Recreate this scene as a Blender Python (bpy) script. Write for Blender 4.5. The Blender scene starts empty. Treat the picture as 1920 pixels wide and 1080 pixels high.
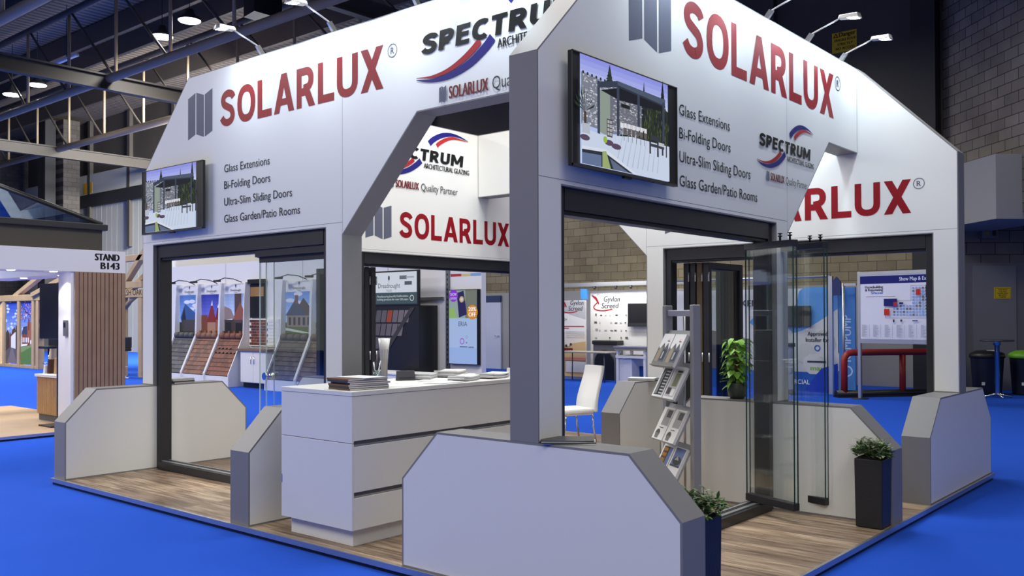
import bpy, bmesh, math, random
from mathutils import Vector, Matrix
random.seed(7)
SC = bpy.context.scene
COL = SC.collection
R = math.radians

# ------------------------------------------------------------------ camera, world, hall fill lights, exposure
cam_d = bpy.data.cameras.new('camera')
cam_d.sensor_fit = 'HORIZONTAL'; cam_d.sensor_width = 36.0
cam_d.lens = 36.0 * 1721.14 / 1920.0
cam_d.shift_y = 33.2 / 1920.0
cam_d.clip_end = 200
cam = bpy.data.objects.new('camera', cam_d); COL.objects.link(cam)
YAW, PIT, ROLL = 0.70318, 0.011785, -0.002993
_F = Vector((math.cos(YAW)*math.cos(PIT), math.sin(YAW)*math.cos(PIT), math.sin(PIT)))
_R = Vector((math.sin(YAW), -math.cos(YAW), 0)); _U = _R.cross(_F)
_R2 = _R*math.cos(ROLL) + _U*math.sin(ROLL); _U2 = _U*math.cos(ROLL) - _R*math.sin(ROLL)
cam.matrix_world = Matrix(((_R2.x, _U2.x, -_F.x, -6.9296), (_R2.y, _U2.y, -_F.y, -5.7055), (_R2.z, _U2.z, -_F.z, 1.5523), (0, 0, 0, 1)))
SC.camera = cam

w = bpy.data.worlds.new('world'); SC.world = w; w.use_nodes = True
w.node_tree.nodes['Background'].inputs[0].default_value = (0.95, 0.95, 1.0, 1)
w.node_tree.nodes['Background'].inputs[1].default_value = 0.20

def hall_fill(x, y, z, sx, sy, e, col=(1, .965, .915), spread=172):
    d = bpy.data.lights.new('hall_fill', 'AREA'); d.shape = 'RECTANGLE'; d.size = sx; d.size_y = sy
    d.energy = e; d.color = col; d.spread = R(spread)
    o = bpy.data.objects.new('hall_fill', d); COL.objects.link(o); o.location = (x, y, z)
    return o
# soft fill lights added overhead for unseen hall lamps, to brighten stands and floor
hall_fill(-8.5, 7.5, 6.2, 3, 6, 850)
hall_fill(-10.5, -4.5, 8.2, 6, 5, 460)
hall_fill(-5.0, -9.0, 8.2, 8, 4, 400)
hall_fill(-3.5, 13.0, 8.2, 3, 2, 1250)
hall_fill(.8, .3, 8.2, 4, 4, 640)
hall_fill(1.0, 25.0, 8.0, 3, 6, 1500)
hall_fill(9.0, 6.0, 8.2, 3, 6, 420)
hall_fill(10.0, -4.5, 8.2, 3, 3, 160)
o = hall_fill(11.0, 20.0, 8.3, 3, 3, 4000, spread=110); o.rotation_euler = Vector((.15, .85, -.35)).to_track_quat('-Z', 'Y').to_euler()  # added light behind the left stand wall, tilted to brighten the far cladding

SC.view_settings.view_transform = 'Standard'; SC.view_settings.look = 'None'
SC.view_settings.gamma = 1; SC.view_settings.use_curve_mapping = False
SC.view_settings.exposure = 0.0

# ------------------------------------------------------------------ materials
def lin(r, g, b):
    f = lambda c: (c/255/12.92) if c/255 <= .04045 else ((c/255+.055)/1.055)**2.4
    return (f(r), f(g), f(b))
MATS = {}
def mat(name, rgb, rough=.5, metal=0, spec=.5, noise=0, nscale=8, bump=0, bscale=200, coat=0):
    if name in MATS: return MATS[name]
    m = bpy.data.materials.new(name); m.use_nodes = True; nt = m.node_tree; b = nt.nodes['Principled BSDF']
    b.inputs['Base Color'].default_value = (*rgb, 1); b.inputs['Roughness'].default_value = rough
    b.inputs['Metallic'].default_value = metal; b.inputs['Specular IOR Level'].default_value = spec
    if coat: b.inputs['Coat Weight'].default_value = coat
    if noise:
        tc = nt.nodes.new('ShaderNodeTexCoord'); n = nt.nodes.new('ShaderNodeTexNoise'); n.inputs['Scale'].default_value = nscale
        n.inputs['Detail'].default_value = 5
        mx = nt.nodes.new('ShaderNodeMix'); mx.data_type = 'RGBA'
        mx.inputs['A'].default_value = (*[c*(1-noise) for c in rgb], 1); mx.inputs['B'].default_value = (*[min(1, c*(1+noise)) for c in rgb], 1)
        nt.links.new(tc.outputs['Object'], n.inputs['Vector']); nt.links.new(n.outputs['Fac'], mx.inputs['Factor']); nt.links.new(mx.outputs['Result'], b.inputs['Base Color'])
    if bump:
        tc = nt.nodes.new('ShaderNodeTexCoord'); n = nt.nodes.new('ShaderNodeTexNoise'); n.inputs['Scale'].default_value = bscale
        bp = nt.nodes.new('ShaderNodeBump'); bp.inputs['Strength'].default_value = bump; bp.inputs['Distance'].default_value = .01
        nt.links.new(tc.outputs['Object'], n.inputs['Vector']); nt.links.new(n.outputs['Fac'], bp.inputs['Height']); nt.links.new(bp.outputs['Normal'], b.inputs['Normal'])
    MATS[name] = m; return m
def emis(name, rgb, s):
    if name in MATS: return MATS[name]
    m = bpy.data.materials.new(name); m.use_nodes = True; nt = m.node_tree; nt.nodes.clear()
    e = nt.nodes.new('ShaderNodeEmission'); e.inputs[0].default_value = (*rgb, 1); e.inputs[1].default_value = s
    o = nt.nodes.new('ShaderNodeOutputMaterial'); nt.links.new(e.outputs[0], o.inputs[0]); MATS[name] = m; return m
def glass(name, tint=(.978, .990, .987), refl=.016):
    if name in MATS: return MATS[name]
    m = bpy.data.materials.new(name); m.use_nodes = True; nt = m.node_tree; nt.nodes.clear()
    t = nt.nodes.new('ShaderNodeBsdfTransparent'); t.inputs[0].default_value = (*tint, 1)
    g = nt.nodes.new('ShaderNodeBsdfGlossy'); g.inputs['Roughness'].default_value = .02; g.inputs[0].default_value = (.95, 1, .98, 1)
    lw = nt.nodes.new('ShaderNodeLayerWeight'); lw.inputs[0].default_value = .35
    mr = nt.nodes.new('ShaderNodeMapRange'); mr.inputs['To Min'].default_value = refl*.5; mr.inputs['To Max'].default_value = min(1, refl*7)
    mx = nt.nodes.new('ShaderNodeMixShader'); o = nt.nodes.new('ShaderNodeOutputMaterial')
    nt.links.new(lw.outputs['Fresnel'], mr.inputs['Value']); nt.links.new(mr.outputs[0], mx.inputs[0])
    nt.links.new(t.outputs[0], mx.inputs[1]); nt.links.new(g.outputs[0], mx.inputs[2]); nt.links.new(mx.outputs[0], o.inputs[0])
    MATS[name] = m; return m
def attr_mat(name, emit=0, rough=.45):
    if name in MATS: return MATS[name]
    m = bpy.data.materials.new(name); m.use_nodes = True; nt = m.node_tree; b = nt.nodes['Principled BSDF']
    a = nt.nodes.new('ShaderNodeAttribute'); a.attribute_name = 'ink'
    b.inputs['Roughness'].default_value = rough; b.inputs['Specular IOR Level'].default_value = .2
    if emit:
        b.inputs['Base Color'].default_value = (.01, .01, .01, 1); nt.links.new(a.outputs['Color'], b.inputs['Emission Color']); b.inputs['Emission Strength'].default_value = emit
        b.inputs['Roughness'].default_value = .2
    else: nt.links.new(a.outputs['Color'], b.inputs['Base Color'])
    MATS[name] = m; return m
def brick_mat(name, d, c1, c2, mort, bw=.44, bh=.22, scale=1.0, msize=.010):
    m = bpy.data.materials.new(name); m.use_nodes = True; nt = m.node_tree; b = nt.nodes['Principled BSDF']; L = nt.links.new
    b.inputs['Roughness'].default_value = .9; b.inputs['Specular IOR Level'].default_value = .2
    tc = nt.nodes.new('ShaderNodeTexCoord'); dt = nt.nodes.new('ShaderNodeVectorMath'); dt.operation = 'DOT_PRODUCT'; dt.inputs[1].default_value = d
    sp = nt.nodes.new('ShaderNodeSeparateXYZ'); cb = nt.nodes.new('ShaderNodeCombineXYZ')
    L(tc.outputs['Object'], dt.inputs[0]); L(tc.outputs['Object'], sp.inputs[0]); L(dt.outputs['Value'], cb.inputs[0]); L(sp.outputs['Z'], cb.inputs[1])
    br = nt.nodes.new('ShaderNodeTexBrick'); br.inputs['Scale'].default_value = scale
    br.inputs['Brick Width'].default_value = bw; br.inputs['Row Height'].default_value = bh; br.inputs['Mortar Size'].default_value = msize
    br.inputs['Mortar Smooth'].default_value = .2; br.inputs['Bias'].default_value = 0
    br.inputs['Color1'].default_value = (*c1, 1); br.inputs['Color2'].default_value = (*c2, 1); br.inputs['Mortar'].default_value = (*mort, 1)
    L(cb.outputs[0], br.inputs['Vector'])
    n = nt.nodes.new('ShaderNodeTexNoise'); n.inputs['Scale'].default_value = 1.2; n.inputs['Detail'].default_value = 6; L(tc.outputs['Object'], n.inputs['Vector'])
    mx = nt.nodes.new('ShaderNodeMix'); mx.data_type = 'RGBA'; mx.blend_type = 'MULTIPLY'; mx.inputs['Factor'].default_value = .55
    rp = nt.nodes.new('ShaderNodeMapRange'); rp.inputs['From Min'].default_value = .3; rp.inputs['From Max'].default_value = .7; rp.inputs['To Min'].default_value = .55; rp.inputs['To Max'].default_value = 1.2
    L(n.outputs['Fac'], rp.inputs['Value']); L(br.outputs['Color'], mx.inputs['A']); L(rp.outputs[0], mx.inputs['B']); L(mx.outputs['Result'], b.inputs['Base Color'])
    return m
def wood_deck():
    m = bpy.data.materials.new('laminate_planks'); m.use_nodes = True; nt = m.node_tree; b = nt.nodes['Principled BSDF']; L = nt.links.new
    tc = nt.nodes.new('ShaderNodeTexCoord'); sp = nt.nodes.new('ShaderNodeSeparateXYZ'); cb = nt.nodes.new('ShaderNodeCombineXYZ')
    L(tc.outputs['Object'], sp.inputs[0]); L(sp.outputs['Y'], cb.inputs[0]); L(sp.outputs['X'], cb.inputs[1])
    br = nt.nodes.new('ShaderNodeTexBrick'); br.inputs['Scale'].default_value = 1; br.inputs['Brick Width'].default_value = 1.2; br.inputs['Row Height'].default_value = .155
    br.inputs['Mortar Size'].default_value = .0015; br.offset = .37
    br.inputs['Color1'].default_value = (*lin(142, 123, 105), 1); br.inputs['Color2'].default_value = (*lin(192, 172, 148), 1); br.inputs['Mortar'].default_value = (*lin(95, 78, 64), 1)
    L(cb.outputs[0], br.inputs['Vector'])
    mp = nt.nodes.new('ShaderNodeMapping'); mp.inputs['Scale'].default_value = (13, .8, 1); L(tc.outputs['Object'], mp.inputs[0])
    n = nt.nodes.new('ShaderNodeTexNoise'); n.inputs['Scale'].default_value = 2.2; n.inputs['Detail'].default_value = 9; n.inputs['Roughness'].default_value = .65; L(mp.outputs[0], n.inputs['Vector'])
    cr = nt.nodes.new('ShaderNodeValToRGB'); cr.color_ramp.elements[0].position = .38; cr.color_ramp.elements[0].color = (.36, .29, .24, 1); cr.color_ramp.elements[1].position = .62; cr.color_ramp.elements[1].color = (1.1, 1.07, 1.03, 1)
    L(n.outputs['Fac'], cr.inputs[0])
    n2 = nt.nodes.new('ShaderNodeTexNoise'); n2.inputs['Scale'].default_value = 2.5; mp2 = nt.nodes.new('ShaderNodeMapping'); mp2.inputs['Scale'].default_value = (2.2, .7, 1); L(tc.outputs['Object'], mp2.inputs[0]); L(mp2.outputs[0], n2.inputs['Vector'])
    cr2 = nt.nodes.new('ShaderNodeValToRGB'); cr2.color_ramp.elements[0].position = .35; cr2.color_ramp.elements[0].color = (.70, .66, .62, 1); cr2.color_ramp.elements[1].position = .6; cr2.color_ramp.elements[1].color = (1, 1, 1, 1); L(n2.outputs['Fac'], cr2.inputs[0])
    mx = nt.nodes.new('ShaderNodeMix'); mx.data_type = 'RGBA'; mx.blend_type = 'MULTIPLY'; mx.inputs['Factor'].default_value = 1
    mx2 = nt.nodes.new('ShaderNodeMix'); mx2.data_type = 'RGBA'; mx2.blend_type = 'MULTIPLY'; mx2.inputs['Factor'].default_value = .8
    L(br.outputs['Color'], mx.inputs['A']); L(cr.outputs[0], mx.inputs['B']); L(mx.outputs['Result'], mx2.inputs['A']); L(cr2.outputs[0], mx2.inputs['B']); L(mx2.outputs['Result'], b.inputs['Base Color'])
    b.inputs['Roughness'].default_value = .45
    return m

WHITE = mat('white_laminate', (.74, .735, .70), .38)
EDGE = mat('grey_edging', (.21, .205, .208), .5, 0, .3)
DARK = mat('anthracite_metal', (.020, .020, .024), .38)
BLACK = mat('black_plastic', (.008, .008, .009), .4)
ALU = mat('aluminium', (.55, .56, .58), .33, .9)
CHROME = mat('chrome', (.75, .76, .78), .12, 1)
GAP = mat('joint_grey', (.20, .20, .22), .7)
GLASS = glass('clear_glass')
GEDGEL = mat('pale_glass_edge', (.46, .58, .57), .2); GEDGE = mat('green_glass_edge', (.012, .045, .04), .15)
WPAINT = mat('white_paint', (.74, .74, .75), .6)
LEATHER = mat('white_leather', (.80, .80, .78), .42)
OAK = mat('pale_oak', lin(176, 152, 118), .6, noise=.22, nscale=3)
DECK = wood_deck()
CARPET = mat('blue_carpet', (.021, .091, .56), .95, spec=.05, noise=.06, nscale=1.3, bump=.25, bscale=350)
INK = attr_mat('printed_ink'); SCREEN = attr_mat('screen_light', 1.0)
RED = lin(136, 16, 28); NAVY = lin(30, 28, 110); LGREY = lin(92, 96, 112); TEXT = lin(40, 42, 48)

# ------------------------------------------------------------------ mesh helpers
def link(o, parent=None):
    COL.objects.link(o)
    if parent is not None: o.parent = parent
    return o
def tag(o, label=None, cat=None, group=None, kind=None):
    if label: o['label'] = label
    if cat: o['category'] = cat
    if group: o['group'] = group
    if kind: o['kind'] = kind
    return o
def thing(name, label, cat, loc=(0, 0, 0), rz=0, group=None):
    o = bpy.data.objects.new(name, None); o.empty_display_size = .1; link(o); o.location = loc; o.rotation_euler = (0, 0, rz)
    return tag(o, label, cat, group)
class MB:
    def __init__(s): s.v = []; s.f = []; s.m = []; s.sm = []
    def face(s, pts, m=None, smooth=False):
        i = len(s.v); s.v += [tuple(p) for p in pts]; s.f.append(tuple(range(i, i+len(pts)))); s.m.append(m); s.sm.append(smooth); return s
    def box(s, a, b, m=None):
        (x0, y0, z0), (x1, y1, z1) = [min(p, q) for p, q in zip(a, b)], [max(p, q) for p, q in zip(a, b)]
        i = len(s.v); s.v += [(x0, y0, z0), (x1, y0, z0), (x1, y1, z0), (x0, y1, z0), (x0, y0, z1), (x1, y0, z1), (x1, y1, z1), (x0, y1, z1)]
        for q in ((0, 3, 2, 1), (4, 5, 6, 7), (0, 1, 5, 4), (1, 2, 6, 5), (2, 3, 7, 6), (3, 0, 4, 7)):
            s.f.append(tuple(i+k for k in q)); s.m.append(m); s.sm.append(False)
        return s
    def obox(s, c, ux, uy, uz, m=None):
        """box from corner c with three edge vectors"""
        c, ux, uy, uz = map(Vector, (c, ux, uy, uz)); i = len(s.v)
        s.v += [tuple(p) for p in (c, c+ux, c+ux+uy, c+uy, c+uz, c+ux+uz, c+ux+uy+uz, c+uy+uz)]
        flip = ux.cross(uy).dot(uz) < 0
        for q in ((0, 3, 2, 1), (4, 5, 6, 7), (0, 1, 5, 4), (1, 2, 6, 5), (2, 3, 7, 6), (3, 0, 4, 7)):
            q = q[::-1] if flip else q
            s.f.append(tuple(i+k for k in q)); s.m.append(m); s.sm.append(False)
        return s
    def prism(s, A, B, m=None, mside=None):
        """two matching outlines joined by side faces"""
        n = len(A); s.face(A, m); s.face(B[::-1], m)
        for k in range(n):
            j = (k+1) % n; s.face([A[j], A[k], B[k], B[j]], mside or m)
        return s
    def tube(s, pts, r, m=None, n=8, caps=True):
        pts = [Vector(p) for p in pts]; rs = r if isinstance(r, (list, tuple)) else [r]*len(pts); base = len(s.v); nv = None
        for k, p in enumerate(pts):
            t = (pts[min(k+1, len(pts)-1)] - pts[max(k-1, 0)]).normalized()
            if nv is None: nv = t.orthogonal().normalized()
            nv = (nv - t*nv.dot(t)).normalized(); bv = t.cross(nv)
            for j in range(n):
                a = 2*math.pi*j/n; s.v.append(tuple(p + nv*math.cos(a)*rs[k] + bv*math.sin(a)*rs[k]))
        for k in range(len(pts)-1):
            for j in range(n):
                s.f.append((base+k*n+j, base+k*n+(j+1) % n, base+(k+1)*n+(j+1) % n, base+(k+1)*n+j)); s.m.append(m); s.sm.append(n > 5)
        if caps:
            s.f.append(tuple(base+j for j in range(n))[::-1]); s.m.append(m); s.sm.append(False)
            s.f.append(tuple(base+(len(pts)-1)*n+j for j in range(n))); s.m.append(m); s.sm.append(False)
        return s
    def lathe(s, prof, c=(0, 0, 0), m=None, n=24, sq=0):
        base = len(s.v)
        for (r, z) in prof:
            for j in range(n):
                a = 2*math.pi*j/n; s.v.append((c[0]+r*math.cos(a), c[1]+r*math.sin(a), c[2]+z))
        for k in range(len(prof)-1):
            for j in range(n):
                s.f.append((base+k*n+j, base+k*n+(j+1) % n, base+(k+1)*n+(j+1) % n, base+(k+1)*n+j)); s.m.append(m); s.sm.append(True)
        return s
    def build(s, name, m, parent=None, bevel=0, loc=None):
        me = bpy.data.meshes.new(name); me.from_pydata(s.v, [], s.f)
        mats = [m]
        for x in s.m:
            if x is not None and x not in mats: mats.append(x)
        for x in mats: me.materials.append(x)
        me.polygons.foreach_set('material_index', [0 if x is None else mats.index(x) for x in s.m])
        me.polygons.foreach_set('use_smooth', s.sm)
        bm = bmesh.new(); bm.from_mesh(me); bmesh.ops.remove_doubles(bm, verts=bm.verts, dist=1e-5)
        bmesh.ops.recalc_face_normals(bm, faces=bm.faces)
        if bevel:
            es = [e for e in bm.edges if len(e.link_faces) == 2 and e.calc_face_angle(0) > .6]
            bmesh.ops.bevel(bm, geom=es, offset=bevel, segments=2, affect='EDGES', profile=.5)
        bm.to_mesh(me); bm.free(); me.update()
        o = bpy.data.objects.new(name, me); link(o, parent)
        if loc: o.location = loc
        return o
def box(name, a, b, m, parent=None, bevel=0): return MB().box(a, b).build(name, m, parent, bevel)

# ------------------------------------------------------------------ flat printed things: text, logos, pictures
_tcache = {}
def text_tris(s):
    """outline triangles of a line of text, scaled to cap height 1, and its width"""
    if s in _tcache: return _tcache[s]
    c = bpy.data.curves.new('line', 'FONT'); c.body = s; c.resolution_u = 3
    o = bpy.data.objects.new('line', c); me = o.to_mesh()
    k = 1/.685
    polys = [[(me.vertices[i].co.x*k, me.vertices[i].co.y*k) for i in p.vertices] for p in me.polygons]
    xs = [x for p in polys for x, y in p]; x0, x1 = min(xs), max(xs)
    polys = [[(x-x0, y) for x, y in p] for p in polys]
    o.to_mesh_clear(); bpy.data.objects.remove(o); bpy.data.curves.remove(c)
    _tcache[s] = (polys, x1-x0); return _tcache[s]
def ribbon(pts, w, closed=False):
    """quads of a mitred stroke; w is a width or a list of widths"""
    if not isinstance(w, (list, tuple)): pts = [q for i, q in enumerate(pts) if i == 0 or abs(q[0]-pts[i-1][0])+abs(q[1]-pts[i-1][1]) > 1e-6]
    n = len(pts); ws = w if isinstance(w, (list, tuple)) else [w]*n; P = [Vector((x, y)) for x, y in pts]; Lp, Rp = [], []
    for i in range(n):
        a = P[(i-1) % n] if (closed or i > 0) else None; b = P[(i+1) % n] if (closed or i < n-1) else None
        d1 = (P[i]-a).normalized() if a is not None else None; d2 = (b-P[i]).normalized() if b is not None else None
        if d1 is None: d1 = d2
        if d2 is None: d2 = d1
        t = (d1+d2); t = t.normalized() if t.length > 1e-6 else d1
        nn = Vector((-t.y, t.x)); k = 1/max(.5, nn.dot(Vector((-d1.y, d1.x))))
        Lp.append(P[i]+nn*ws[i]/2*k); Rp.append(P[i]-nn*ws[i]/2*k)
    return [[tuple(Rp[i]), tuple(Rp[(i+1) % n]), tuple(Lp[(i+1) % n]), tuple(Lp[i])] for i in range(n if closed else n-1)]
def smooth(pts, k=5):
    out = []; n = len(pts)
    for i in range(n-1):
        p0, p1, p2, p3 = pts[max(i-1, 0)], pts[i], pts[i+1], pts[min(i+2, n-1)]
        for j in range(k):
            t = j/k
            out.append(tuple(.5*((2*b)+(-a+c)*t+(2*a-5*b+4*c-d)*t*t+(-a+3*b-3*c+d)*t**3) for a, b, c, d in zip(p0, p1, p2, p3)))
    return out+[pts[-1]]
def arc(cx, cy, rx, ry, a0, a1, n=12, p=2.3):
    o = []
    for i in range(n+1):
        a = R(a0+(a1-a0)*i/n); c, s = math.cos(a), math.sin(a)
        o.append((cx+rx*math.copysign(abs(c)**(2/p), c), cy+ry*math.copysign(abs(s)**(2/p), s)))
    return o
def glyphs(ch, t=.2):
    h = t/2
    if ch == 'S': return .68, ribbon(smooth([(.60, .755), (.53, .85), (.35, .90), (.18, .845), (.12, .725), (.18, .605), (.35, .52), (.50, .44), (.565, .29), (.50, .155), (.33, .10), (.16, .145), (.06, .26)]), t)
    if ch == 'O': return .80, ribbon(arc(.40, .5, .40-h, .5-h, 0, 345, 23), t, True)
    if ch == 'L': return .60, ribbon([(h, 1), (h, h), (.60, h)], t)
    if ch == 'A': return .82, [[(0, 0), (.215, 0), (.515, 1), (.305, 1)], [(.82, 0), (.605, 0), (.305, 1), (.515, 1)], [(.18, .19), (.64, .19), (.59, .36), (.23, .36)]]
    if ch in 'RP':
        b = ribbon([(h, 1-h), (.36, 1-h)]+arc(.36, .695, .30-h, .305-h, 90, -90, 10)+[(.36, .49-h+.0), (h, .49-h)], t) + [[(0, 0), (t, 0), (t, 1), (0, 1)]]
        if ch == 'R': b += [[(.48, 0), (.72, 0), (.50, .44), (.26, .44)]]
        return (.72 if ch == 'R' else .67), b
    if ch == 'U': return .74, ribbon([(h, 1), (h, .37)]+arc(.37, .37, .37-h, .37-h, 180, 360, 12)+[(.74-h, .37), (.74-h, 1)], t)
    if ch == 'X': return .76, [[(0, 0), (.235, 0), (.76, 1), (.525, 1)], [(.525, 0), (.76, 0), (.235, 1), (0, 1)]]
    if ch == 'E': return .60, [[(0, 0), (t, 0), (t, 1), (0, 1)], [(0, 0), (.6, 0), (.6, t*.9), (0, t*.9)], [(0, .42), (.55, .42), (.55, .42+t*.85), (0, .42+t*.85)], [(0, 1-t*.9), (.6, 1-t*.9), (.6, 1), (0, 1)]]
    if ch == 'C': return .70, ribbon(arc(.40, .5, .40-h, .5-h, 48, 312, 18), t)
    if ch == 'T': return .64, [[(.32-h, 0), (.32+h, 0), (.32+h, 1), (.32-h, 1)], [(0, 1-t*.9), (.64, 1-t*.9), (.64, 1), (0, 1)]]
    if ch == 'M': return .98, [[(0, 0), (t, 0), (t, 1), (0, 1)], [(.98-t, 0), (.98, 0), (.98, 1), (.98-t, 1)], [(0, 1), (t*1.1, 1), (.49+.1, .2), (.49-.1, .2)], [(.98, 1), (.98-t*1.1, 1), (.49-.1, .2), (.49+.1, .2)]]
def circle(x, y, r, n=20, ry=None): return [(x+r*math.cos(2*math.pi*i/n), y+(ry or r)*math.sin(2*math.pi*i/n)) for i in range(n)]
class Pic:
    """flat artwork on a surface: points (u, v) go to O + u*U + v*V, later layers a hair further out along N"""
    def __init__(s, O, U, V, N): s.O, s.U, s.V, s.N = map(Vector, (O, U, V, N)); s.q = []; s.k = 1
    def add(s, polys, col):
        if polys and not isinstance(polys[0][0], (list, tuple)): polys = [polys]
        for i, p in enumerate(polys): s.q.append((p, col, s.k+(.03*(i % 24) if len(polys) > 1 else 0)))
        s.k += 1; return s
    def rect(s, u0, v0, u1, v1, col): return s.add([(u0, v0), (u1, v0), (u1, v1), (u0, v1)], col)
    def text(s, t, u, v, cap, col, width=None, bold=0, align='l', shear=0, rot=False):
        ps, w_ = text_tris(t); sx = (width/(w_*cap)) if width else 1; W = w_*cap*sx
        dx = {'l': 0, 'c': -W/2, 'r': -W}[align]
        out = []
        lay = []
        for si, sh in enumerate([0] if not bold else [-bold, 0, bold]):
            for p in ps:
                q = [(x*cap*sx+dx+sh*cap+y*cap*shear, y*cap) for x, y in p]
                q = [(-y, x) for x, y in q] if rot else q
                out.append([(u+x, v+y) for x, y in q]); lay.append(si*.3)
        s.q += [(p, col, s.k+l) for p, l in zip(out, lay)]; s.k += 1; return s
    def block(s, t, u, v, cap, width, col, stroke=.2, gap=.1, shear=0):
        x = 0; ps = []
        for ch in t:
            w_, g = glyphs(ch, stroke); ps += [[(x+a+b*shear, b) for a, b in p] for p in g]; x += w_+gap
        sx = width/(x-gap)
        s.q += [([(u+a*sx, v+b*cap) for a, b in p], col, s.k+.04*(i % 24)) for i, p in enumerate(ps)]; s.k += 2; return s
    def build(s, name, parent, m=None, step=.0004):
        V, F, Cc = [], [], []
        for p, col, k in s.q:
            i = len(V); V += [tuple(s.O+s.U*a+s.V*b+s.N*(step*k)) for a, b in p]; F.append(tuple(range(i, i+len(p)))); Cc.append(col)
        me = bpy.data.meshes.new(name); me.from_pydata(V, [], F); me.materials.append(m or INK)
        at = me.color_attributes.new('ink', 'FLOAT_COLOR', 'CORNER'); li = 0
        for f, col in zip(F, Cc):
            for _ in f: at.data[li].color = (*col, 1); li += 1
        bm = bmesh.new(); bm.from_mesh(me); bm.normal_update()
        for f in bm.faces:
            if f.normal.dot(s.N) < 0: f.normal_flip()
        bm.to_mesh(me); bm.free()
        return link(bpy.data.objects.new(name, me), parent)
def fold_mark(p, u, v, w_, h, col, s=.1):
    b = w_*.305; g = w_*.0425; t = h*s
    for i in range(3):
        x = u+i*(b+g)
        if i == 1: p.add([(x, v+t), (x+b, v), (x+b, v+h-t), (x, v+h)], col)
        else: p.add([(x, v), (x+b, v+t), (x+b, v+h), (x, v+h-t)], col)
# ------------------------------------------------------------------ the hall: floor, walls, ceiling
def struct(o, name=None): o['kind'] = 'structure'; return o
struct(box('floor', (-25, -25, -.16), (40, 50, -.06), CARPET))
BRICK_Y = brick_mat('block_wall_long', (0, 1, 0), lin(150, 140, 116), lin(128, 119, 99), lin(88, 80, 66), .43, .215, msize=.007)
BRICK_X = brick_mat('block_wall_end', (1, 0, 0), lin(96, 92, 86), lin(84, 80, 76), lin(56, 52, 50), .43, .215, msize=.007)
BRICK_D = brick_mat('block_wall_diagonal', (.7071, .7071, 0), lin(132, 126, 118), lin(116, 110, 103), lin(62, 58, 54), .43, .215, msize=.009)
BRICK_F = brick_mat('block_wall_recess', (.7071, -.7071, 0), lin(132, 126, 118), lin(116, 110, 103), lin(62, 58, 54), .62, .26, msize=.009)
CLAD = mat('light_cladding', lin(178, 180, 172), .6, noise=.05, nscale=1.5)
DCLAD = mat('dark_cladding', lin(68, 64, 60), .6, noise=.2, nscale=.7)
GREYW = mat('grey_painted_wall', lin(150, 150, 150), .7, noise=.04, nscale=2)
STEEL = mat('dark_steel', lin(34, 35, 40), .55)
wb = MB(); wb.box((14.5, -.36, -.06), (14.9, 16.5, 4.9))
struct(wb.build('wall_back', BRICK_Y))
wl = MB(); wl.box((14.46, -.36, -.06), (14.52, 16.5, 2.28)); struct(wl.build('trim_1', GREYW))
wu = MB(); wu.box((14.5, -.36, 4.9), (14.9, 48, 11.4))
for y in range(0, 48, 4): wu.box((14.32, y-.12, 4.9), (14.5, y+.12, 11.4))
struct(wu.build('wall_back_upper', DCLAD))
wc = MB(); wc.box((14.48, 16.5, -.06), (14.9, 48, 7.1))
for k in range(60): wc.box((14.476, 16.6+k*.52, -.06), (14.48, 16.62+k*.52, 7.1))
struct(wc.build('wall_back_cladding', CLAD))
struct(box('trim_2', (14.3, 16.5, 7.1), (14.5, 48, 7.7), STEEL)); struct(box('trim_3', (14.34, 16.5, 7.7), (14.5, 48, 8.7), CLAD))
struct(box('wall_end', (-25, 47.6, -.06), (14.9, 48, 11.4), BRICK_X))
# pilaster in the far corner of the hall
struct(MB().box((12.9, 39.6, -.06), (13.7, 40.6, 11.2)).build('column_far', BRICK_X))
struct(MB().box((12.3, 40.2, -.06), (12.8, 41, 11.2)).build('column_steel', STEEL))
# block wall set at 45 degrees on the right, overhanging a recess
def D2(s, n): return (14.3+.7071*(-s)+.7071*n, -.7071*s-.7071*n)
a, b, c, d = D2(0, 0), D2(7, 0), D2(7, 3), D2(0, 3)
struct(MB().prism([(*a, 3.5), (*b, 3.5), (*c, 3.5), (*d, 3.5)], [(*a, 11.4), (*b, 11.4), (*c, 11.4), (*d, 11.4)]).build('wall_right', BRICK_D))
fa, fu, fn = Vector((14.50, -.36, 0)), Vector((.647, -.763, 0)), Vector((-.763, -.647, 0))
def FW(s, n, z): return tuple(fa+fu*s+fn*n+Vector((0, 0, z)))
struct(MB().obox(FW(0, 0, 2.68), fu*5, fn*-.3, (0, 0, 1.0)).build('wall_recess', BRICK_F))
struct(MB().obox(FW(0, 0, -.06), fu*5, fn*-.3, (0, 0, 2.74)).build('wall_recess_lower', mat('grey_recess_paint', lin(118, 118, 122), .7)))
door = MB().obox(FW(.16, .0, -.06), fu*.92, fn*.04, (0, 0, 2.68)).build('door_1', mat('grey_door_paint', lin(128, 129, 134), .55)); struct(door)
box_c = Vector((12.05, -1.52, 0)); bu = Vector((.7071, -.7071, 0)); bn = Vector((.7071, .7071, 0))
duct = MB().obox(tuple(box_c+Vector((0, 0, 3.36))), bu*1.4, bn*2.9, (0, 0, 1.22)).build('trim_4', mat('duct_grey', lin(146, 146, 148), .65)); struct(duct)
# steel columns behind the stand
sc = MB(); sc.box((13.9, .05, -.06), (14.3, .55, 11.3)); struct(sc.build('column_black', STEEL))
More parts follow.
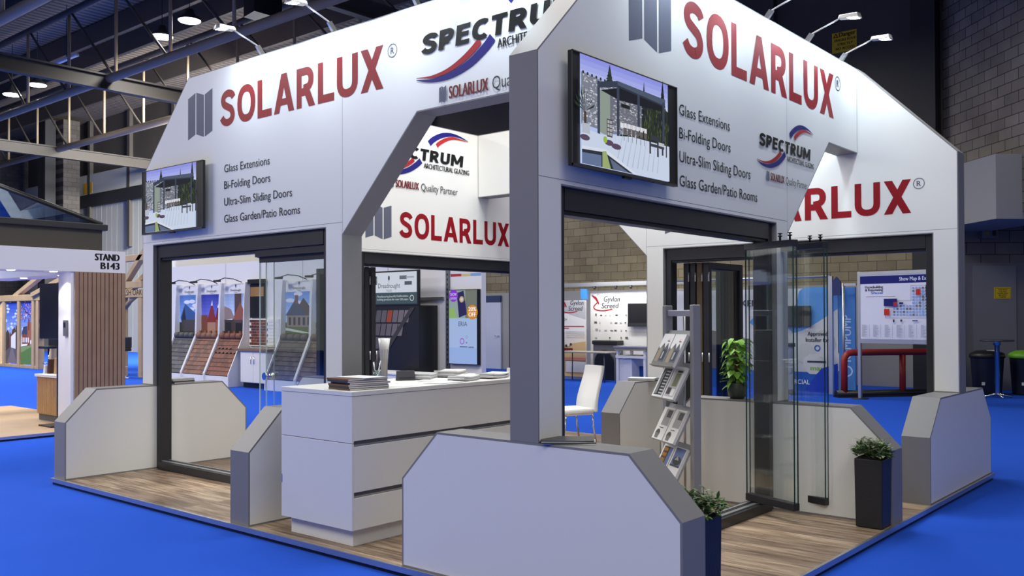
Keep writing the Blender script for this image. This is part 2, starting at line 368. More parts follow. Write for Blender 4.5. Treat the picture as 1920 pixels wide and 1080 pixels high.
# roof
def roof_mat():
    m = bpy.data.materials.new('roof_deck'); m.use_nodes = True; nt = m.node_tree; b = nt.nodes['Principled BSDF']; L = nt.links.new
    tc = nt.nodes.new('ShaderNodeTexCoord'); wv = nt.nodes.new('ShaderNodeTexWave'); wv.wave_type = 'BANDS'; wv.bands_direction = 'Y'; wv.inputs['Scale'].default_value = 1.05
    L(tc.outputs['Object'], wv.inputs['Vector']); cr = nt.nodes.new('ShaderNodeValToRGB')
    cr.color_ramp.elements[0].color = (.11, .088, .06, 1); cr.color_ramp.elements[1].color = (.32, .265, .19, 1); L(wv.outputs['Fac'], cr.inputs[0]); L(cr.outputs[0], b.inputs['Base Color'])
    b.inputs['Roughness'].default_value = .7; return m
struct(box('ceiling', (-25, -25, 11.4), (40, 50, 11.6), roof_mat()))
TUBE = mat('grey_roof_steel', lin(156, 140, 116), .5); TUBED = mat('dark_roof_steel', lin(78, 72, 66), .5)
def truss(x, y0, y1, zb, zt, group, label):
    t = thing('roof_truss', label, 'truss', (x, 0, zb), 0, group)
    MB().tube([(0, y0, 0), (0, y1, 0)], .13, n=12).build('bottom_chord', TUBE, t)
    h = zt-zb
    MB().tube([(-.0, y0, h), (.0, y1, h)], .11, n=10).build('top_chord', TUBED, t)
    y = y0
    while y < y1:
        MB().tube([(0, y, 0), (0, y, h)], .05, n=6).build('upright', TUBE, t)
        MB().tube([(0, y+.1, 0), (0, y+2.9, h)], .04, n=6).build('diagonal', TUBED, t)
        y += 3.0
    return t
truss(1.62, 8, 26, 8.5, 11.0, 'tubular roof trusses', 'grey tubular roof truss cut by the top left corner of the view')
truss(5.8, 8, 38, 8.5, 11.0, 'tubular roof trusses', 'long pale tubular roof truss running behind the round hall lamps')
truss(9.8, 8, 44, 8.5, 11.0, 'tubular roof trusses', 'dim tubular roof truss furthest back above the dark cladding')
def girder(y, z, x0, x1, label):
    o = MB().box((x0, y-.12, z), (x1, y+.12, z+.05)).box((x0, y-.12, z+.40), (x1, y+.12, z+.45)).box((x0, y-.02, z+.05), (x1, y+.02, z+.40)).build('roof_girder', mat('girder_steel', lin(64, 60, 56), .6))
    return tag(o, label, 'girder', 'roof girders')
girder(20.4, 8.15, -10, 14.3, 'dark steel roof girder crossing under the long pale truss at the left')
girder(11.6, 8.9, -4, 14.3, 'dark steel roof girder nearest above the red lettered wall at the left')
girder(33, 8.15, -10, 14.3, 'dark steel roof girder far back above the glass lantern roof')
for i, x in enumerate((-1.5, .5, 3.0, 4.6, 7.4, 8.6, 11.4)):
    o = MB().box((x-.07, 9, 10.7), (x+.07, 46, 11.35)).build('roof_purlin', TUBED)
    tag(o, ['roof purlin at the extreme left of the dark roof', 'roof purlin beside the nearest tubular truss', 'roof purlin between the near and the long truss', 'roof purlin just left of the long truss', 'roof purlin just right of the long truss', 'roof purlin left of the furthest truss', 'roof purlin nearest the dark cladding wall'][i], 'beam', 'roof purlins')
HLAMP = emis('lamp_glow', (1, .97, .88), 9)
def highbay(x, y, z, label):
    t = thing('high_bay_lamp', label, 'lamp', (x, y, z), 0, 'round hall lamps')
    MB().lathe([(.02, .32), (.10, .30), (.14, .16), (.30, .06), (.33, .0), (.31, -.01)], n=20).build('housing', STEEL, t)
    MB().lathe([(.30, 0), (.28, -.03), (.0, -.05)], n=20).build('diffuser', HLAMP, t)
    MB().tube([(0, 0, .3), (0, 0, 11.35-z)], .012, n=5).build('hanger', STEEL, t)
    d = bpy.data.lights.new('lamp_light', 'SPOT'); d.energy = 900; d.spot_size = R(165); d.spot_blend = .6; d.shadow_soft_size = .3; d.color = (1, .97, .92)
    link(bpy.data.objects.new('lamp_light', d), t).location = (0, 0, -.1)
highbay(6.50, 18.7, 9.55, 'glowing round hall lamp hanging left of its close neighbour')
highbay(6.53, 17.3, 9.72, 'glowing round hall lamp hanging nearest the white wall top')
highbay(6.50, 27.0, 9.55, 'glowing round hall lamp above the dark girder at the left')
highbay(6.50, 29.1, 9.55, 'glowing round hall lamp furthest left by the picture edge')
t = thing('tube_light', 'unlit white tube light fitting hung under the roof', 'light fitting', (5.9, 23.4, 9.6))
MB().box((-.06, -.75, 0), (.06, .75, .09)).build('body', WPAINT, t, .02); MB().tube([(0, 0, .09), (0, 0, 1.75)], .012, n=5).build('hanger', STEEL, t)
t = thing('loudspeaker', 'black boxy loudspeaker hung from the roof behind the lamps', 'speaker', (6.3, 13.6, 9.3))
MB().prism([(-.4, -.3, -.35), (.4, -.3, -.35), (.3, .3, -.35), (-.3, .3, -.35)], [(-.4, -.3, .35), (.4, -.3, .35), (.3, .3, .35), (-.3, .3, .35)]).build('cabinet', BLACK, t)
MB().tube([(0, 0, .35), (0, 0, 2.0)], .02, n=5).build('hanger', STEEL, t)

# ------------------------------------------------------------------ the exhibition stand
EX, EY, DX, DY, TH = 3.0, 3.4516, 2.1028, 2.5597, .2018
HT, ZC, UC, ZS, ZD, ZDG, ZSF = 3.916, 3.023, .888, 2.3265, 2.295, 2.225, 3.102
ZB, ZBC, TB, CB = .857, .550, .2255, .3036
V1, V2, VP, UD = .22, 3.03, 3.252, 4.13
V2B, VPB, UDB = 3.066, 3.285, 4.19
def W(arm, u, off, z):
    return {'B': (-EX+u, -DY+off, z), 'C': (DX-off, -EY+u, z), 'D': (EX-u, DY-off, z), 'A': (-DX+off, EY-u, z)}[arm]
def frame_of(arm, inner=False):
    """origin, U (reading direction of the face), V, N for artwork on a wall face; u is measured from the free end"""
    off = TH if inner else 0
    e = 1e-3 if not inner else -1e-3
    O = Vector(W(arm, 0, off, 0)); U = Vector(W(arm, 1, off, 0))-O; N = Vector(W(arm, 0, -1 if not inner else 1, 0))-Vector(W(arm, 0, 0, 0))
    return O+N*.0012, U, Vector((0, 0, 1)), N
def inset(poly, d):
    n = len(poly); area = sum(poly[i][0]*poly[(i+1) % n][1]-poly[(i+1) % n][0]*poly[i][1] for i in range(n)); s = 1 if area > 0 else -1; out = []
    for i in range(n):
        p0, p1, p2 = Vector(poly[i-1]), Vector(poly[i]), Vector(poly[(i+1) % n]); d1 = (p1-p0).normalized(); d2 = (p2-p1).normalized()
        n1 = Vector((-d1.y, d1.x))*s; n2 = Vector((-d2.y, d2.x))*s; b = n1+n2
        out.append(tuple(p1+b*(d/max(.3, b.dot(n1)))))
    return out
# platform
plat = thing('stand_platform', 'low raised stand platform with wood plank floor and metal edge', 'platform', (0, 0, 0))
px, py = EX+.025, EY+.025
MB().box((-px+.006, -py+.006, -.03), (px-.006, py-.006, 0)).build('plank_floor', DECK, plat)
e = MB()
for (x0, y0, x1, y1) in ((-px, -py, -px+.02, py), (px-.02, -py, px, py), (-px+.02, -py, px-.02, -py+.02), (-px+.02, py-.02, px-.02, py)): e.box((x0, y0, -.034), (x1, y1, .0025))
e.build('edge_trim', ALU, plat)
MB().box((-px+.015, -py+.015, -.06), (px-.015, py-.015, -.03)).build('recessed_base', BLACK, plat)

def stand_wall(arm, L, v2, vp, ud, label, zfoot=ZB+.001):
    t = thing('stand_wall', label, 'exhibition wall', W(arm, 0, TH/2, 0), 0, 'gabled walls of the stand')
    o0 = Vector(t.location)
    def P(u, z, off): return tuple(Vector(W(arm, u, off, z))-o0)
    outl = [(0, zfoot), (0, ZC), (UC, HT), (L, HT), (L, ZSF), (ud, ZSF), (vp, ZDG), (vp, ZB+.001), (v2, ZB+.001), (v2, ZD), (V1, ZD), (V1, zfoot)]
    MB().prism([P(u, z, 0) for u, z in outl], [P(u, z, TH) for u, z in outl]).build('grey_edging', EDGE, t)
    ins = inset(outl, .009)
    MB().face([P(u, z, -.0008) for u, z in ins]).build('outer_face', WHITE, t); MB().face([P(u, z, TH+.0008) for u, z in ins]).build('inner_face', WHITE, t)
    for inner in (False, True):
        of = TH+.0012 if inner else -.0012; m = MB()
        m.face([P(u, z, of) for u, z in [(.01, ZS), (vp, ZS), (vp, ZS+.0035), (.01, ZS+.0035)]])
        m.face([P(u, z, of) for u, z in [(vp-.0035, ZDG), (vp, ZDG), (vp, HT-.01), (vp-.0035, HT-.01)]])
        m.build('panel_joint', GAP, t)
    return t
LA, LB = EY+DY-TH, EX+DX-TH
wA = stand_wall('A', LA, V2, VP, UD, 'white gabled stand wall on the left with red lettering over the counter')
wB = stand_wall('B', LB, V2B, VPB, UDB, 'white gabled stand wall nearest, its open glass doors on the right')
wC = stand_wall('C', LA, V2, VP, UD, 'white gabled stand wall behind the glass doors, at the far right corner')
wD = stand_wall('D', LB, V2B, VPB, UDB, 'white gabled stand wall at the back, behind the counter', .001)

def low_wall(arm, u0, u1, lb, label):
    off0 = -(EY-DY) if arm in 'BD' else -(EX-DX)
    t = thing('low_wall', label, 'low wall', W(arm, (u0+u1)/2, off0+lb/2, 0), 0, 'low white walls with sloped ends')
    o0 = Vector(t.location)
    def P(u, w_, z): return tuple(Vector(W(arm, u, off0+w_, z))-o0)
    outl = [(0, 0), (0, ZBC), (CB, ZB), (lb-CB, ZB), (lb, ZBC), (lb, 0)]
    MB().prism([P(u0, a, b) for a, b in outl], [P(u1, a, b) for a, b in outl]).build('grey_edging', EDGE, t)
    ins = inset(outl, .013)
    for u, e in ((u0, -.0008), (u1, .0008)): MB().face([P(u+e, a, b) for a, b in ins]).build('side_face', WHITE, t)
    return t
low_wall('B', 0, TB, 1.98, 'large low wall in front, carrying the nearest white post')
low_wall('B', 3.068, 3.294, 1.98, 'low wall holding the potted plant, behind the folded glass')
low_wall('A', 0, TB, 1.998, 'low wall at the far left end, crossing the left door frame')
low_wall('A', 3.027, 3.262, 1.998, 'low wall with a sloped end just left of the counter')
low_wall('C', 0, TB, 1.998, 'low wall at the right corner of the platform, tinted blue')
low_wall('C', 3.027, 3.252, 1.998, 'low wall with a sloped end behind the brochure rack')
low_wall('D', 3.068, 3.294, 1.98, 'low wall behind the counter, under the back wall post')

# artwork on the walls
def swoosh(p, u, v, w_, h):
    def S(pts, wd, col): p.add(ribbon([(u+x*w_, v+y*h) for x, y in smooth(pts, 6)], [a*h for a in wd]), col)
    def taper(n, mx): return [max(.01, mx*math.sin(math.pi*min(1, .02+i/(n-1)*.98)*.5)) for i in range(n)]
    lo_b = [(0, .02), (.10, -.03), (.22, -.02), (.34, .08), (.43, .23), (.475, .34)]; lo_r = [(0, .05), (.10, .02), (.20, .05), (.29, .14), (.36, .25), (.40, .34)]
    up_b = [(1, .99), (.90, 1.05), (.80, 1.06), (.70, 1.0), (.61, .87), (.565, .76)]; up_r = [(1, .97), (.90, .99), (.82, .985), (.745, .92), (.68, .82), (.645, .74)]
    n = 31
    S(lo_b, taper(n, .135), NAVY); S(lo_r, taper(n, .10), lin(158, 34, 40)); S(up_b, taper(n, .135), NAVY); S(up_r, taper(n, .10), lin(170, 40, 44))
def partner_logo(p, u, v, w_, mirror_small=True):
    """striped swoosh, black word across it, small line under; u, v = lower left of the swoosh, w_ = its width"""
    h = w_*.34; swoosh(p, u, v, w_, h)
    p.block('SPECTRUM', u+w_*.035, v+h*.35, w_*.090, w_*.90, lin(8, 9, 13), .24, .10, .08)
    p.text('ARCHITECTURAL GLAZING', u+w_*.505, v+h*.185, w_*.038, lin(8, 9, 13), w_*.505, .035)
    fold_mark(p, u+w_*.15, v-h*.36, w_*.045, w_*.075, LGREY)
    p.text('SOLARLUX', u+w_*.215, v-h*.33, w_*.055, lin(110, 40, 48), w_*.235, .05)
    p.text('Quality Partner', u+w_*.475, v-h*.33, w_*.055, lin(60, 62, 68), w_*.40)
def reg_mark(p, u, v, r):
    p.add(ribbon(circle(u, v, r, 28), r*.13, True), LGREY); p.text('R', u, v-r*.5, r*1.0, LGREY, r*.75, .03, 'c')
LIST = ('Glass Extensions', 'Bi-Folding Doors', 'Ultra-Slim Sliding Doors', 'Glass Garden/Patio Rooms')
LW = (.735, .745, 1.07, 1.185)
def lettering(w_, arm, inner, f):
    p = Pic(*frame_of(arm, inner)); o0 = Vector(w_.location); p.O = p.O-o0
    f(p); return p
# wall A, outer
p = lettering(wA, 'A', False, lambda p: None)
fold_mark(p, .887, 3.297, .434, .447, LGREY, .09); p.block('SOLARLUX', 1.463, 3.345, .342, 2.288, RED, .195, .105); reg_mark(p, 3.857, 3.622, .051)
for s, z, w_ in zip(LIST, (2.913, 2.758, 2.600, 2.441), LW): p.text(s, 1.527, z, .073, TEXT, w_*.98)
partner_logo(p, 4.129, 3.33, 1.62)
p.build('lettering', wA)
p = lettering(wB, 'B', False, lambda p: None)
fold_mark(p, .921, 3.279, .514, .52, LGREY, .095); p.block('SOLARLUX', 1.597, 3.340, .396, 2.705, RED, .195, .105); reg_mark(p, 4.404, 3.678, .062)
for s, z, w_ in zip(LIST, (2.916, 2.757, 2.597, 2.433), LW): p.text(s, 1.533, z, .075, TEXT, w_)
partner_logo(p, 2.715, 2.752, 1.10)
p.build('lettering', wB)
# walls C and D, inner faces: u runs right to left there, so mirror the reading direction
def inner_pic(arm, wobj):
    O, U, V, N = frame_of(arm, True); return Pic(O-Vector(wobj.location), -U, V, N)
p = inner_pic('C', wC)
fold_mark(p, -3.01, 2.458, .40, .405, LGREY, .09); p.block('SOLARLUX', -2.485, 2.497, .313, 2.083, RED, .195, .105); reg_mark(p, -.333, 2.762, .048)
p.build('lettering', wC)
p = inner_pic('D', wD)
fold_mark(p, -3.01, 2.458, .40, .405, LGREY, .09); p.block('SOLARLUX', -2.482, 2.495, .313, 2.005, RED, .195, .105); reg_mark(p, -.41, 2.762, .048)
partner_logo(p, -2.89, 3.27, 1.60)
p.build('lettering', wD)

# door frames set in the walls
def door_frame(arm, v1, v2, label, sill=True):
    t = thing('glass_door_frame', label, 'door frame', W(arm, (v1+v2)/2, TH/2, 0), 0, 'dark door frames of the stand')
    o0 = Vector(t.location)
    def B(name, u0, u1, a, b, z0, z1, m=DARK):
        p, q = Vector(W(arm, u0, a, z0))-o0, Vector(W(arm, u1, b, z1))-o0; return MB().box(tuple(p), tuple(q)).build(name, m, t, .003)
    e = .002
    for s in (0, 1):
        u0, u1 = (v1+e, v1+.07) if s == 0 else (v2-.07, v2-e)
        B('jamb', u0, u1, .035, .165, .0, ZD-e)
    B('header', v1+.07, v2-.07, .03, .17, 2.165, ZD-e); B('header_track', v1+.07, v2-.07, .05, .15, 2.14, 2.165, BLACK)
    B('sill', v1+.07, v2-.07, .015, .185, .001, .075); B('sill_track', v1+.07, v2-.07, .05, .15, .075, .084, ALU)
    B('sill_groove', v1+.07, v2-.07, .085, .115, .084, .0845, BLACK)
    return t
door_frame('A', V1, V2, 'dark door frame in the left wall, under the smaller screen')
door_frame('B', V1, V2B, 'dark door frame in the nearest wall, under the larger screen')
door_frame('C', V1, V2, 'dark door frame in the far right wall with folding leaves')
door_frame('D', V1, V2B, 'dark door frame in the back wall above the counter')

def glass_leaf(p0, p1, label, z0=.09, z1=2.125, group='frameless glass door leaves', pins=True, knob=None, panes=(-.018, .018), edge=None, rw=.032):
    """frameless leaf: two sheets of glass in dark rails, from p0 (at the track) to p1"""
    p0, p1 = Vector((*p0, 0)), Vector((*p1, 0)); d = p1-p0; L = d.length
    t = thing('glass_leaf', label, 'glass door', (p0.x, p0.y, 0), math.atan2(d.y, d.x), group)
    MB().box((0, -rw, z0), (L, rw, z0+.055)).build('bottom_rail', DARK, t, .003)
    MB().box((0, -rw, z1-.05), (L, rw, z1)).build('top_rail', DARK, t, .003)
    for y in panes:
        MB().box((.004, y-.005, z0+.055), (L-.004, y+.005, z1-.05)).build('glass_pane', GLASS, t)
        MB().box((L-.004, y-.0055, z0+.055), (L-.0005, y+.0055, z1-.05)).box((.0005, y-.0055, z0+.055), (.003 if edge else .004, y+.0055, z1-.05)).build('glass_edge', edge or GEDGE, t)
    if pins:
        for x in (L-.05, L-.15): MB().lathe([(.0, .0), (.008, .0), (.008, .03), (.017, .032), (.017, .04), (.006, .041), (.006, .05), (.017, .052), (.017, .058), (0, .058)], (x, 0, z1), n=12).build('roller_pin', BLACK, t)
    if knob is not None:
        for s in (-1, 1): MB().tube([(knob, s*.008, 1.02), (knob, s*.035, 1.02), (knob, s*.045, 1.02)], [.012, .034, .034], n=18).build('knob', CHROME, t)
    return t
glass_leaf((-.125, -2.40), (-.305, -2.875), 'opened glass leaf nearest the brochure rack, with rollers on top')
glass_leaf((.215, -2.44), (.05, -2.97), 'opened glass leaf nearest the tall planter, with rollers on top')
for uu, off, kn, lab in ((1.97, .085, .13, 'foremost glass leaf in the left doorway, with the round knob'), (2.04, .105, None, 'middle glass leaf of the stack in the left doorway'), (2.13, .125, None, 'rearmost glass leaf of the stack in the left doorway')):
    glass_leaf((-DX+off, EY-uu), (-DX+off, EY-2.955), lab, pins=False, knob=kn, group='glass leaves in the left doorway', z1=2.10, panes=(0,), edge=GEDGEL, rw=.009)
t = thing('header_box', 'black box rail above the glass leaves in the left doorway', 'door rail', (-DX+.10, EY-2.42, 2.10))
MB().box((-.055, -.54, 0), (.055, .47, .066)).build('rail_body', DARK, t, .003); MB().box((-.03, -.54, -.004), (.03, .47, 0)).build('rail_slot', BLACK, t)

def folding_leaf(p0, p1, label, group, fm=None):
    fm = fm or DARK
    p0, p1 = Vector((*p0, 0)), Vector((*p1, 0)); d = p1-p0; L = d.length; z0, z1, s = .09, 2.14, .07
    t = thing('folding_door_leaf', label, 'folding door', (p0.x, p0.y, 0), math.atan2(d.y, d.x), group)
    for x in (0, L-s): MB().box((x, -.033, z0), (x+s, .033, z1)).build('stile', fm, t, .004)
    for z in (z0, z1-s): MB().box((s, -.033, z), (L-s, .033, z+s)).build('rail', DARK, t, .004)
    MB().box((s, -.012, z0+s), (L-s, .012, z1-s)).build('glass_pane', GLASS, t)
    for z in (.25, 1.1, 1.98):
        MB().tube([(-.006, -.036, z-.05), (-.006, -.036, z+.05)], .009, n=8).build('hinge', ALU, t)
    return t
for i, lab in enumerate(('outermost leaf of the folded stack in the far right doorway', 'second leaf of the folded stack in the far right doorway', 'third leaf of the folded stack in the far right doorway', 'leaf folded against the jamb in the far right doorway')):
    y = -.845+i*.082; folding_leaf((2.08, y), (2.90, y), ('dark framed ' if i != 1 else 'brown edged ')+lab, 'folded leaves in the far right doorway', mat('bronze_stile', lin(92, 76, 52), .45) if i == 1 else None)
for i, lab in enumerate(('nearest the tile screen', 'in the middle of the stack', 'against the jamb')):
    x = .27-i*.1; folding_leaf((x, DY-.025), (x, DY+.76), 'dark framed folding leaf in the back doorway, '+lab, 'folded leaves in the back doorway')

# arm lamps on the wall tops
def arm_lamp(arm, u, out, label, group, e=6.5, reach=.40, inner=False):
    """clamp on the wall top, thin arm, flat lamp head aimed back at the wall; out = +1 outwards, -1 inwards"""
    base = Vector(W(arm, u, TH/2, HT)); o = Vector(W(arm, u, TH/2-1, 0))-Vector(W(arm, u, TH/2, 0)); o = o*out
    t = thing('arm_lamp', label, 'lamp', base, math.atan2(o.y, o.x), group)      # local +x points away from the wall
    MB().box((-.05, -.02, .0), (.03, .02, .035)).build('clamp', BLACK, t, .004)
    MB().prism([(-.015, -.016, .035), (.035, -.016, .035), (.09, -.01, .10), (.05, -.01, .12)], [(-.015, .016, .035), (.035, .016, .035), (.09, .01, .10), (.05, .01, .12)]).build('bracket', ALU, t)
    MB().tube([(.06, 0, .105), (reach-.06, 0, .20)], .007, n=8).build('arm', WPAINT, t)
    h = MB(); h.prism([(reach-.09, -.035, .185), (reach+.09, -.05, .165), (reach+.10, 0, .163), (reach+.09, .05, .165), (reach-.09, .035, .185)], [(reach-.08, -.028, .215), (reach+.08, -.04, .205), (reach+.09, 0, .204), (reach+.08, .04, .205), (reach-.08, .028, .215)])
    hd = h.build('lamp_head', ALU, t, .004)
    MB().face([(reach-.07, -.028, .1835), (reach+.075, -.04, .1655), (reach+.075, .04, .1655), (reach-.07, .028, .1835)]).build('led_panel', emis('led_glow', (.93, .97, 1), 40), hd)
    d = bpy.data.lights.new('lamp_light', 'AREA'); d.shape = 'RECTANGLE'; d.size = .14; d.size_y = .08; d.energy = e; d.color = (.74, .885, 1); d.spread = R(160)
    l = link(bpy.data.objects.new('lamp_light', d), t); l.location = (reach, 0, .155)
    l.rotation_euler = Vector((-.30, 0, -.95)).to_track_quat('-Z', 'Y').to_euler()
    return t
for u, lab in ((2.01, 'furthest left'), (3.04, 'second from the left'), (4.05, 'third from the left'), (5.05, 'last before the nearest gable')):
    arm_lamp('A', u, 1, 'arm lamp on top of the left wall, '+lab, 'arm lamps on the left wall')
for u, lab in ((4.70, 'last before the far corner'), (3.90, 'second from the far corner'), (3.08, 'third from the far corner'), (2.2, 'above the letter S'), (1.35, 'above the screen')):
    arm_lamp('B', u, 1, 'arm lamp on top of the nearest wall, '+lab, 'arm lamps on the nearest wall')
for u, lab in ((1.35, 'over the registered mark'), (2.6, 'over the middle'), (4.4, 'over the opening')):
    arm_lamp('C', u, -1, 'arm lamp facing in from the far right wall, '+lab, 'arm lamps facing into the stand', 15 if u < 3 else 4, .62)
for u, lab in ((1.95, 'visible in the left opening'), (3.2, 'behind the left wall'), (4.3, 'by the left corner')):
    arm_lamp('D', u, -1, 'arm lamp facing in from the back wall, '+lab, 'arm lamps facing into the stand', 2.6, .55)

# screens
def tv_picture(p, w_, h):
    """terrace photograph: sky, stone wall, dark pergola, fir trees, dining set, deck, pool"""
    rn = random.Random(3)
    p.rect(0, 0, w_, h, lin(176, 190, 232))
    for i in range(6): p.rect(0, h*(.72+.047*i), w_, h*(.767+.047*i), lin(190-10*i, 200-11*i, 238-3*i))
    p.add([(w_*.42, h*.25), (w_, h*.25), (w_, h*.72), (w_*.80, h*.80), (w_*.42, h*.72)], lin(38, 46, 36))
    def fir(x, y0, y1, r, c):
        for k in range(9):
            a = y0+(y1-y0)*k/9.5; q = r*(1-k/9.6); p.add([(x-q, a), (x+q*.9, a-.004), (x+q*.15, a+(y1-y0)*.2), (x-q*.1, a+(y1-y0)*.19)], [c, tuple(min(1, v*1.5) for v in c)][k % 2])
    fir(w_*.31, h*.70, h*.98, w_*.085, lin(36, 46, 40)); fir(w_*.70, h*.55, h*.93, w_*.05, lin(30, 38, 40)); fir(w_*.76, h*.5, h*.84, w_*.05, lin(34, 40, 40)); fir(w_*.93, h*.5, h*1.0, w_*.085, lin(28, 32, 34)); fir(w_*.86, h*.55, h*.8, w_*.05, lin(30, 36, 36))
    for k in range(90): x, y = rn.uniform(.62, 1)*w_, rn.uniform(.34, .70)*h; p.add([(x, y), (x+.012, y+.02), (x+.004, y+.045)], lin(*random.choice([(52, 66, 40), (72, 84, 46), (40, 52, 36), (86, 92, 56)])))
    wall = [(0, h*.36), (w_*.34, h*.34), (w_*.66, h*.40), (w_*.66, h*.78), (w_*.30, h*.80), (0, h*.835)]
    p.add(wall, lin(120, 126, 140))
    st = []
    for k in range(620):
        x, y = rn.uniform(0, .65), rn.uniform(.36, .82); a, b = rn.uniform(.008, .026), rn.uniform(.006, .014)
        if y > .83-.06*x/.6: continue
        g = rn.choice([rn.randint(150, 225), rn.randint(90, 225)]); st.append(([(x*w_, y*h), ((x+a)*w_, (y-.002)*h), ((x+a)*w_, (y+b)*h), ((x)*w_, (y+b*1.1)*h)], lin(g, g, min(255, g+12))))
    for q, c in st: s_ = p.k; p.q.append((q, c, s_))
    p.k += 1
    for k in range(7): p.add(circle(w_*(.02+.045*k), h*(.835-.003*k), .010, 8), lin(40, 48, 40))
    p.add([(w_*.17, h*.33), (w_*.30, h*.30), (w_*.30, h*.74), (w_*.17, h*.72)], lin(138, 150, 140))
    p.rect(w_*.30, h*.42, w_*.66, h*.74, lin(104, 108, 120))
    for k in range(160):
        x, y = rn.uniform(.31, .64), rn.uniform(.40, .70); g = rn.randint(96, 200); p.q.append(([(x*w_, y*h), ((x+.02)*w_, y*h), ((x+.02)*w_, (y+.011)*h), (x*w_, (y+.011)*h)], lin(g, g, g+8), p.k))
    p.k += 1
    p.add([(w_*.20, h*.72), (w_*.40, h*.68), (w_*.90, h*.70), (w_*.90, h*.76), (w_*.40, h*.80)], lin(26, 28, 36))
    p.add([(w_*.17, h*.735), (w_*.385, h*.80), (w_*.385, h*.86), (w_*.17, h*.79)], lin(52, 60, 78)); p.add([(w_*.385, h*.80), (w_*.95, h*.755), (w_*.95, h*.835), (w_*.385, h*.86)], lin(74, 84, 104))
    p.add([(w_*.385, h*.80), (w_*.95, h*.755), (w_*.95, h*.77), (w_*.385, h*.82)], lin(44, 50, 64))
    for x, y in ((.175, .30), (.385, .24), (.925, .40), (.62, .40)): p.rect(w_*(x-.012), h*y, w_*(x+.016), h*.80, lin(56, 64, 82))
    p.rect(w_*.42, h*.62, w_*.52, h*.655, lin(30, 30, 34))
    p.add([(0, 0), (w_, 0), (w_, h*.36), (w_*.55, h*.36), (w_*.20, h*.305), (0, h*.33)], lin(196, 206, 226))
    for k in range(9): p.add([(w_*(.36+.06*k), h*.06), (w_*(.37+.06*k), h*.06), (w_*(.44+.055*k), h*.36), (w_*(.436+.055*k), h*.36)], lin(166, 178, 204))
    p.add([(w_*.41, h*.42), (w_*.70, h*.45), (w_*.70, h*.475), (w_*.41, h*.47)], lin(214, 220, 226))
    for k in range(6):
        x = w_*(.45+.047*k); p.add([(x, h*.37), (x+w_*.03, h*.37), (x+w_*.033, h*.47), (x-w_*.004, h*.47)], lin(96, 88, 88)); p.add([(x, h*.43), (x+w_*.03, h*.43), (x+w_*.03, h*.475), (x, h*.475)], lin(216, 216, 222)); p.rect(x, h*.30, x+.004, h*.38, lin(60, 56, 60))
    p.rect(w_*.26, h*.30, w_*.32, h*.47, lin(72, 70, 74))
    for k in range(4):
        for j in range(2): p.rect(w_*(.267+.026*j), h*(.315+.038*k), w_*(.288+.026*j), h*(.343+.038*k), lin(170, 172, 176))
    for x, y in ((.745, .24), (.84, .225), (.90, .25)): p.rect(w_*x, h*y, w_*(x+.02), h*.40, lin(46, 48, 58))
    p.rect(w_*.745, h*.315, w_*.93, h*.345, lin(56, 58, 70)); p.rect(w_*.76, h*.38, w_*.87, h*.43, lin(50, 52, 62)); p.rect(w_*.86, h*.34, w_*.93, h*.375, lin(186, 190, 200)); p.rect(w_*.95, h*.24, w_*.965, h*.38, lin(60, 60, 70))
    p.add([(0, 0), (w_*.60, 0), (w_*.25, h*.175), (0, h*.16)], lin(210, 216, 230)); p.add([(0, 0), (w_*.55, 0), (w_*.23, h*.145), (0, h*.13)], lin(40, 44, 56)); p.add([(0, 0), (w_*.20, 0), (w_*.20, h*.11), (0, h*.10)], lin(96, 112, 146)); p.add([(w_*.21, 0), (w_*.30, 0), (w_*.25, h*.16), (w_*.21, h*.15)], lin(150, 166, 110)); p.add([(w_*.33, 0), (w_*.50, 0), (w_*.29, h*.10)], lin(92, 104, 128))
    for x, y, r_ in ((.03, .24, .05), (.28, .245, .05), (.36, .225, .055)): p.add(circle(w_*x, h*y, w_*r_, 14, h*.028), lin(84, 68, 92)); 
    p.add(circle(w_*.24, h*.265, w_*.022, 8), lin(150, 178, 70))
    p.rect(w_*.02, h*.36, w_*.045, h*.48, lin(72, 60, 50))
    for k in range(9):
        a = R(20+k*18); p.add([(w_*.03, h*.48), (w_*.03+.11*math.cos(a), h*.50+.13*math.sin(a)), (w_*.03+.09*math.cos(a+.1), h*.47+.11*math.sin(a))], lin(34, 48, 38))
    p.rect(0, h*.28, w_*.08, h*.37, lin(176, 182, 196))
def tv(arm, u0, u1, z0, z1, pic0, pic1, label):
    t = thing('television', label, 'television', W(arm, (u0+u1)/2, 0, z0), 0, 'televisions on the stand')
    o0 = Vector(t.location)
    def P(u, a, z): return Vector(W(arm, u, -a, z))-o0
    MB().box(tuple(P(u0, .055, z0)), tuple(P(u1, .085, z1))).build('case', BLACK, t, .004)
    MB().box(tuple(P(u0+.25, .001, z0+.12)), tuple(P(u1-.25, .055, z1-.12))).build('wall_bracket', BLACK, t)
    b = .012; fr = MB()
    for (a0, a1, c0, c1) in ((u0, u1, z0, z0+.014), (u0, u1, z1-b*.6, z1), (u0, u0+b*.5, z0, z1), (u1-b*.5, u1, z0, z1)): fr.box(tuple(P(a0, .084, c0)), tuple(P(a1, .089, c1)))
    fr.build('bezel', mat('bezel_metal', (.10, .10, .095), .35, .7), t)
    MB().box(tuple(P((u0+u1)/2-.04, .06, z0-.012)), tuple(P((u0+u1)/2+.04, .082, z0))).build('sensor_foot', BLACK, t)
    O, U, V, N = frame_of(arm, False)
    p = Pic(P(pic0, .0856, z0+.02), U, V, N); w_, h = pic1-pic0, z1-z0-.028
    tv_picture(p, w_, h); p.build('screen_picture', t, SCREEN, .00006)
tv('A', .147, 1.290, 2.400, 3.052, .234, 1.175, 'television on the sloped end of the left lettered wall, showing a terrace')
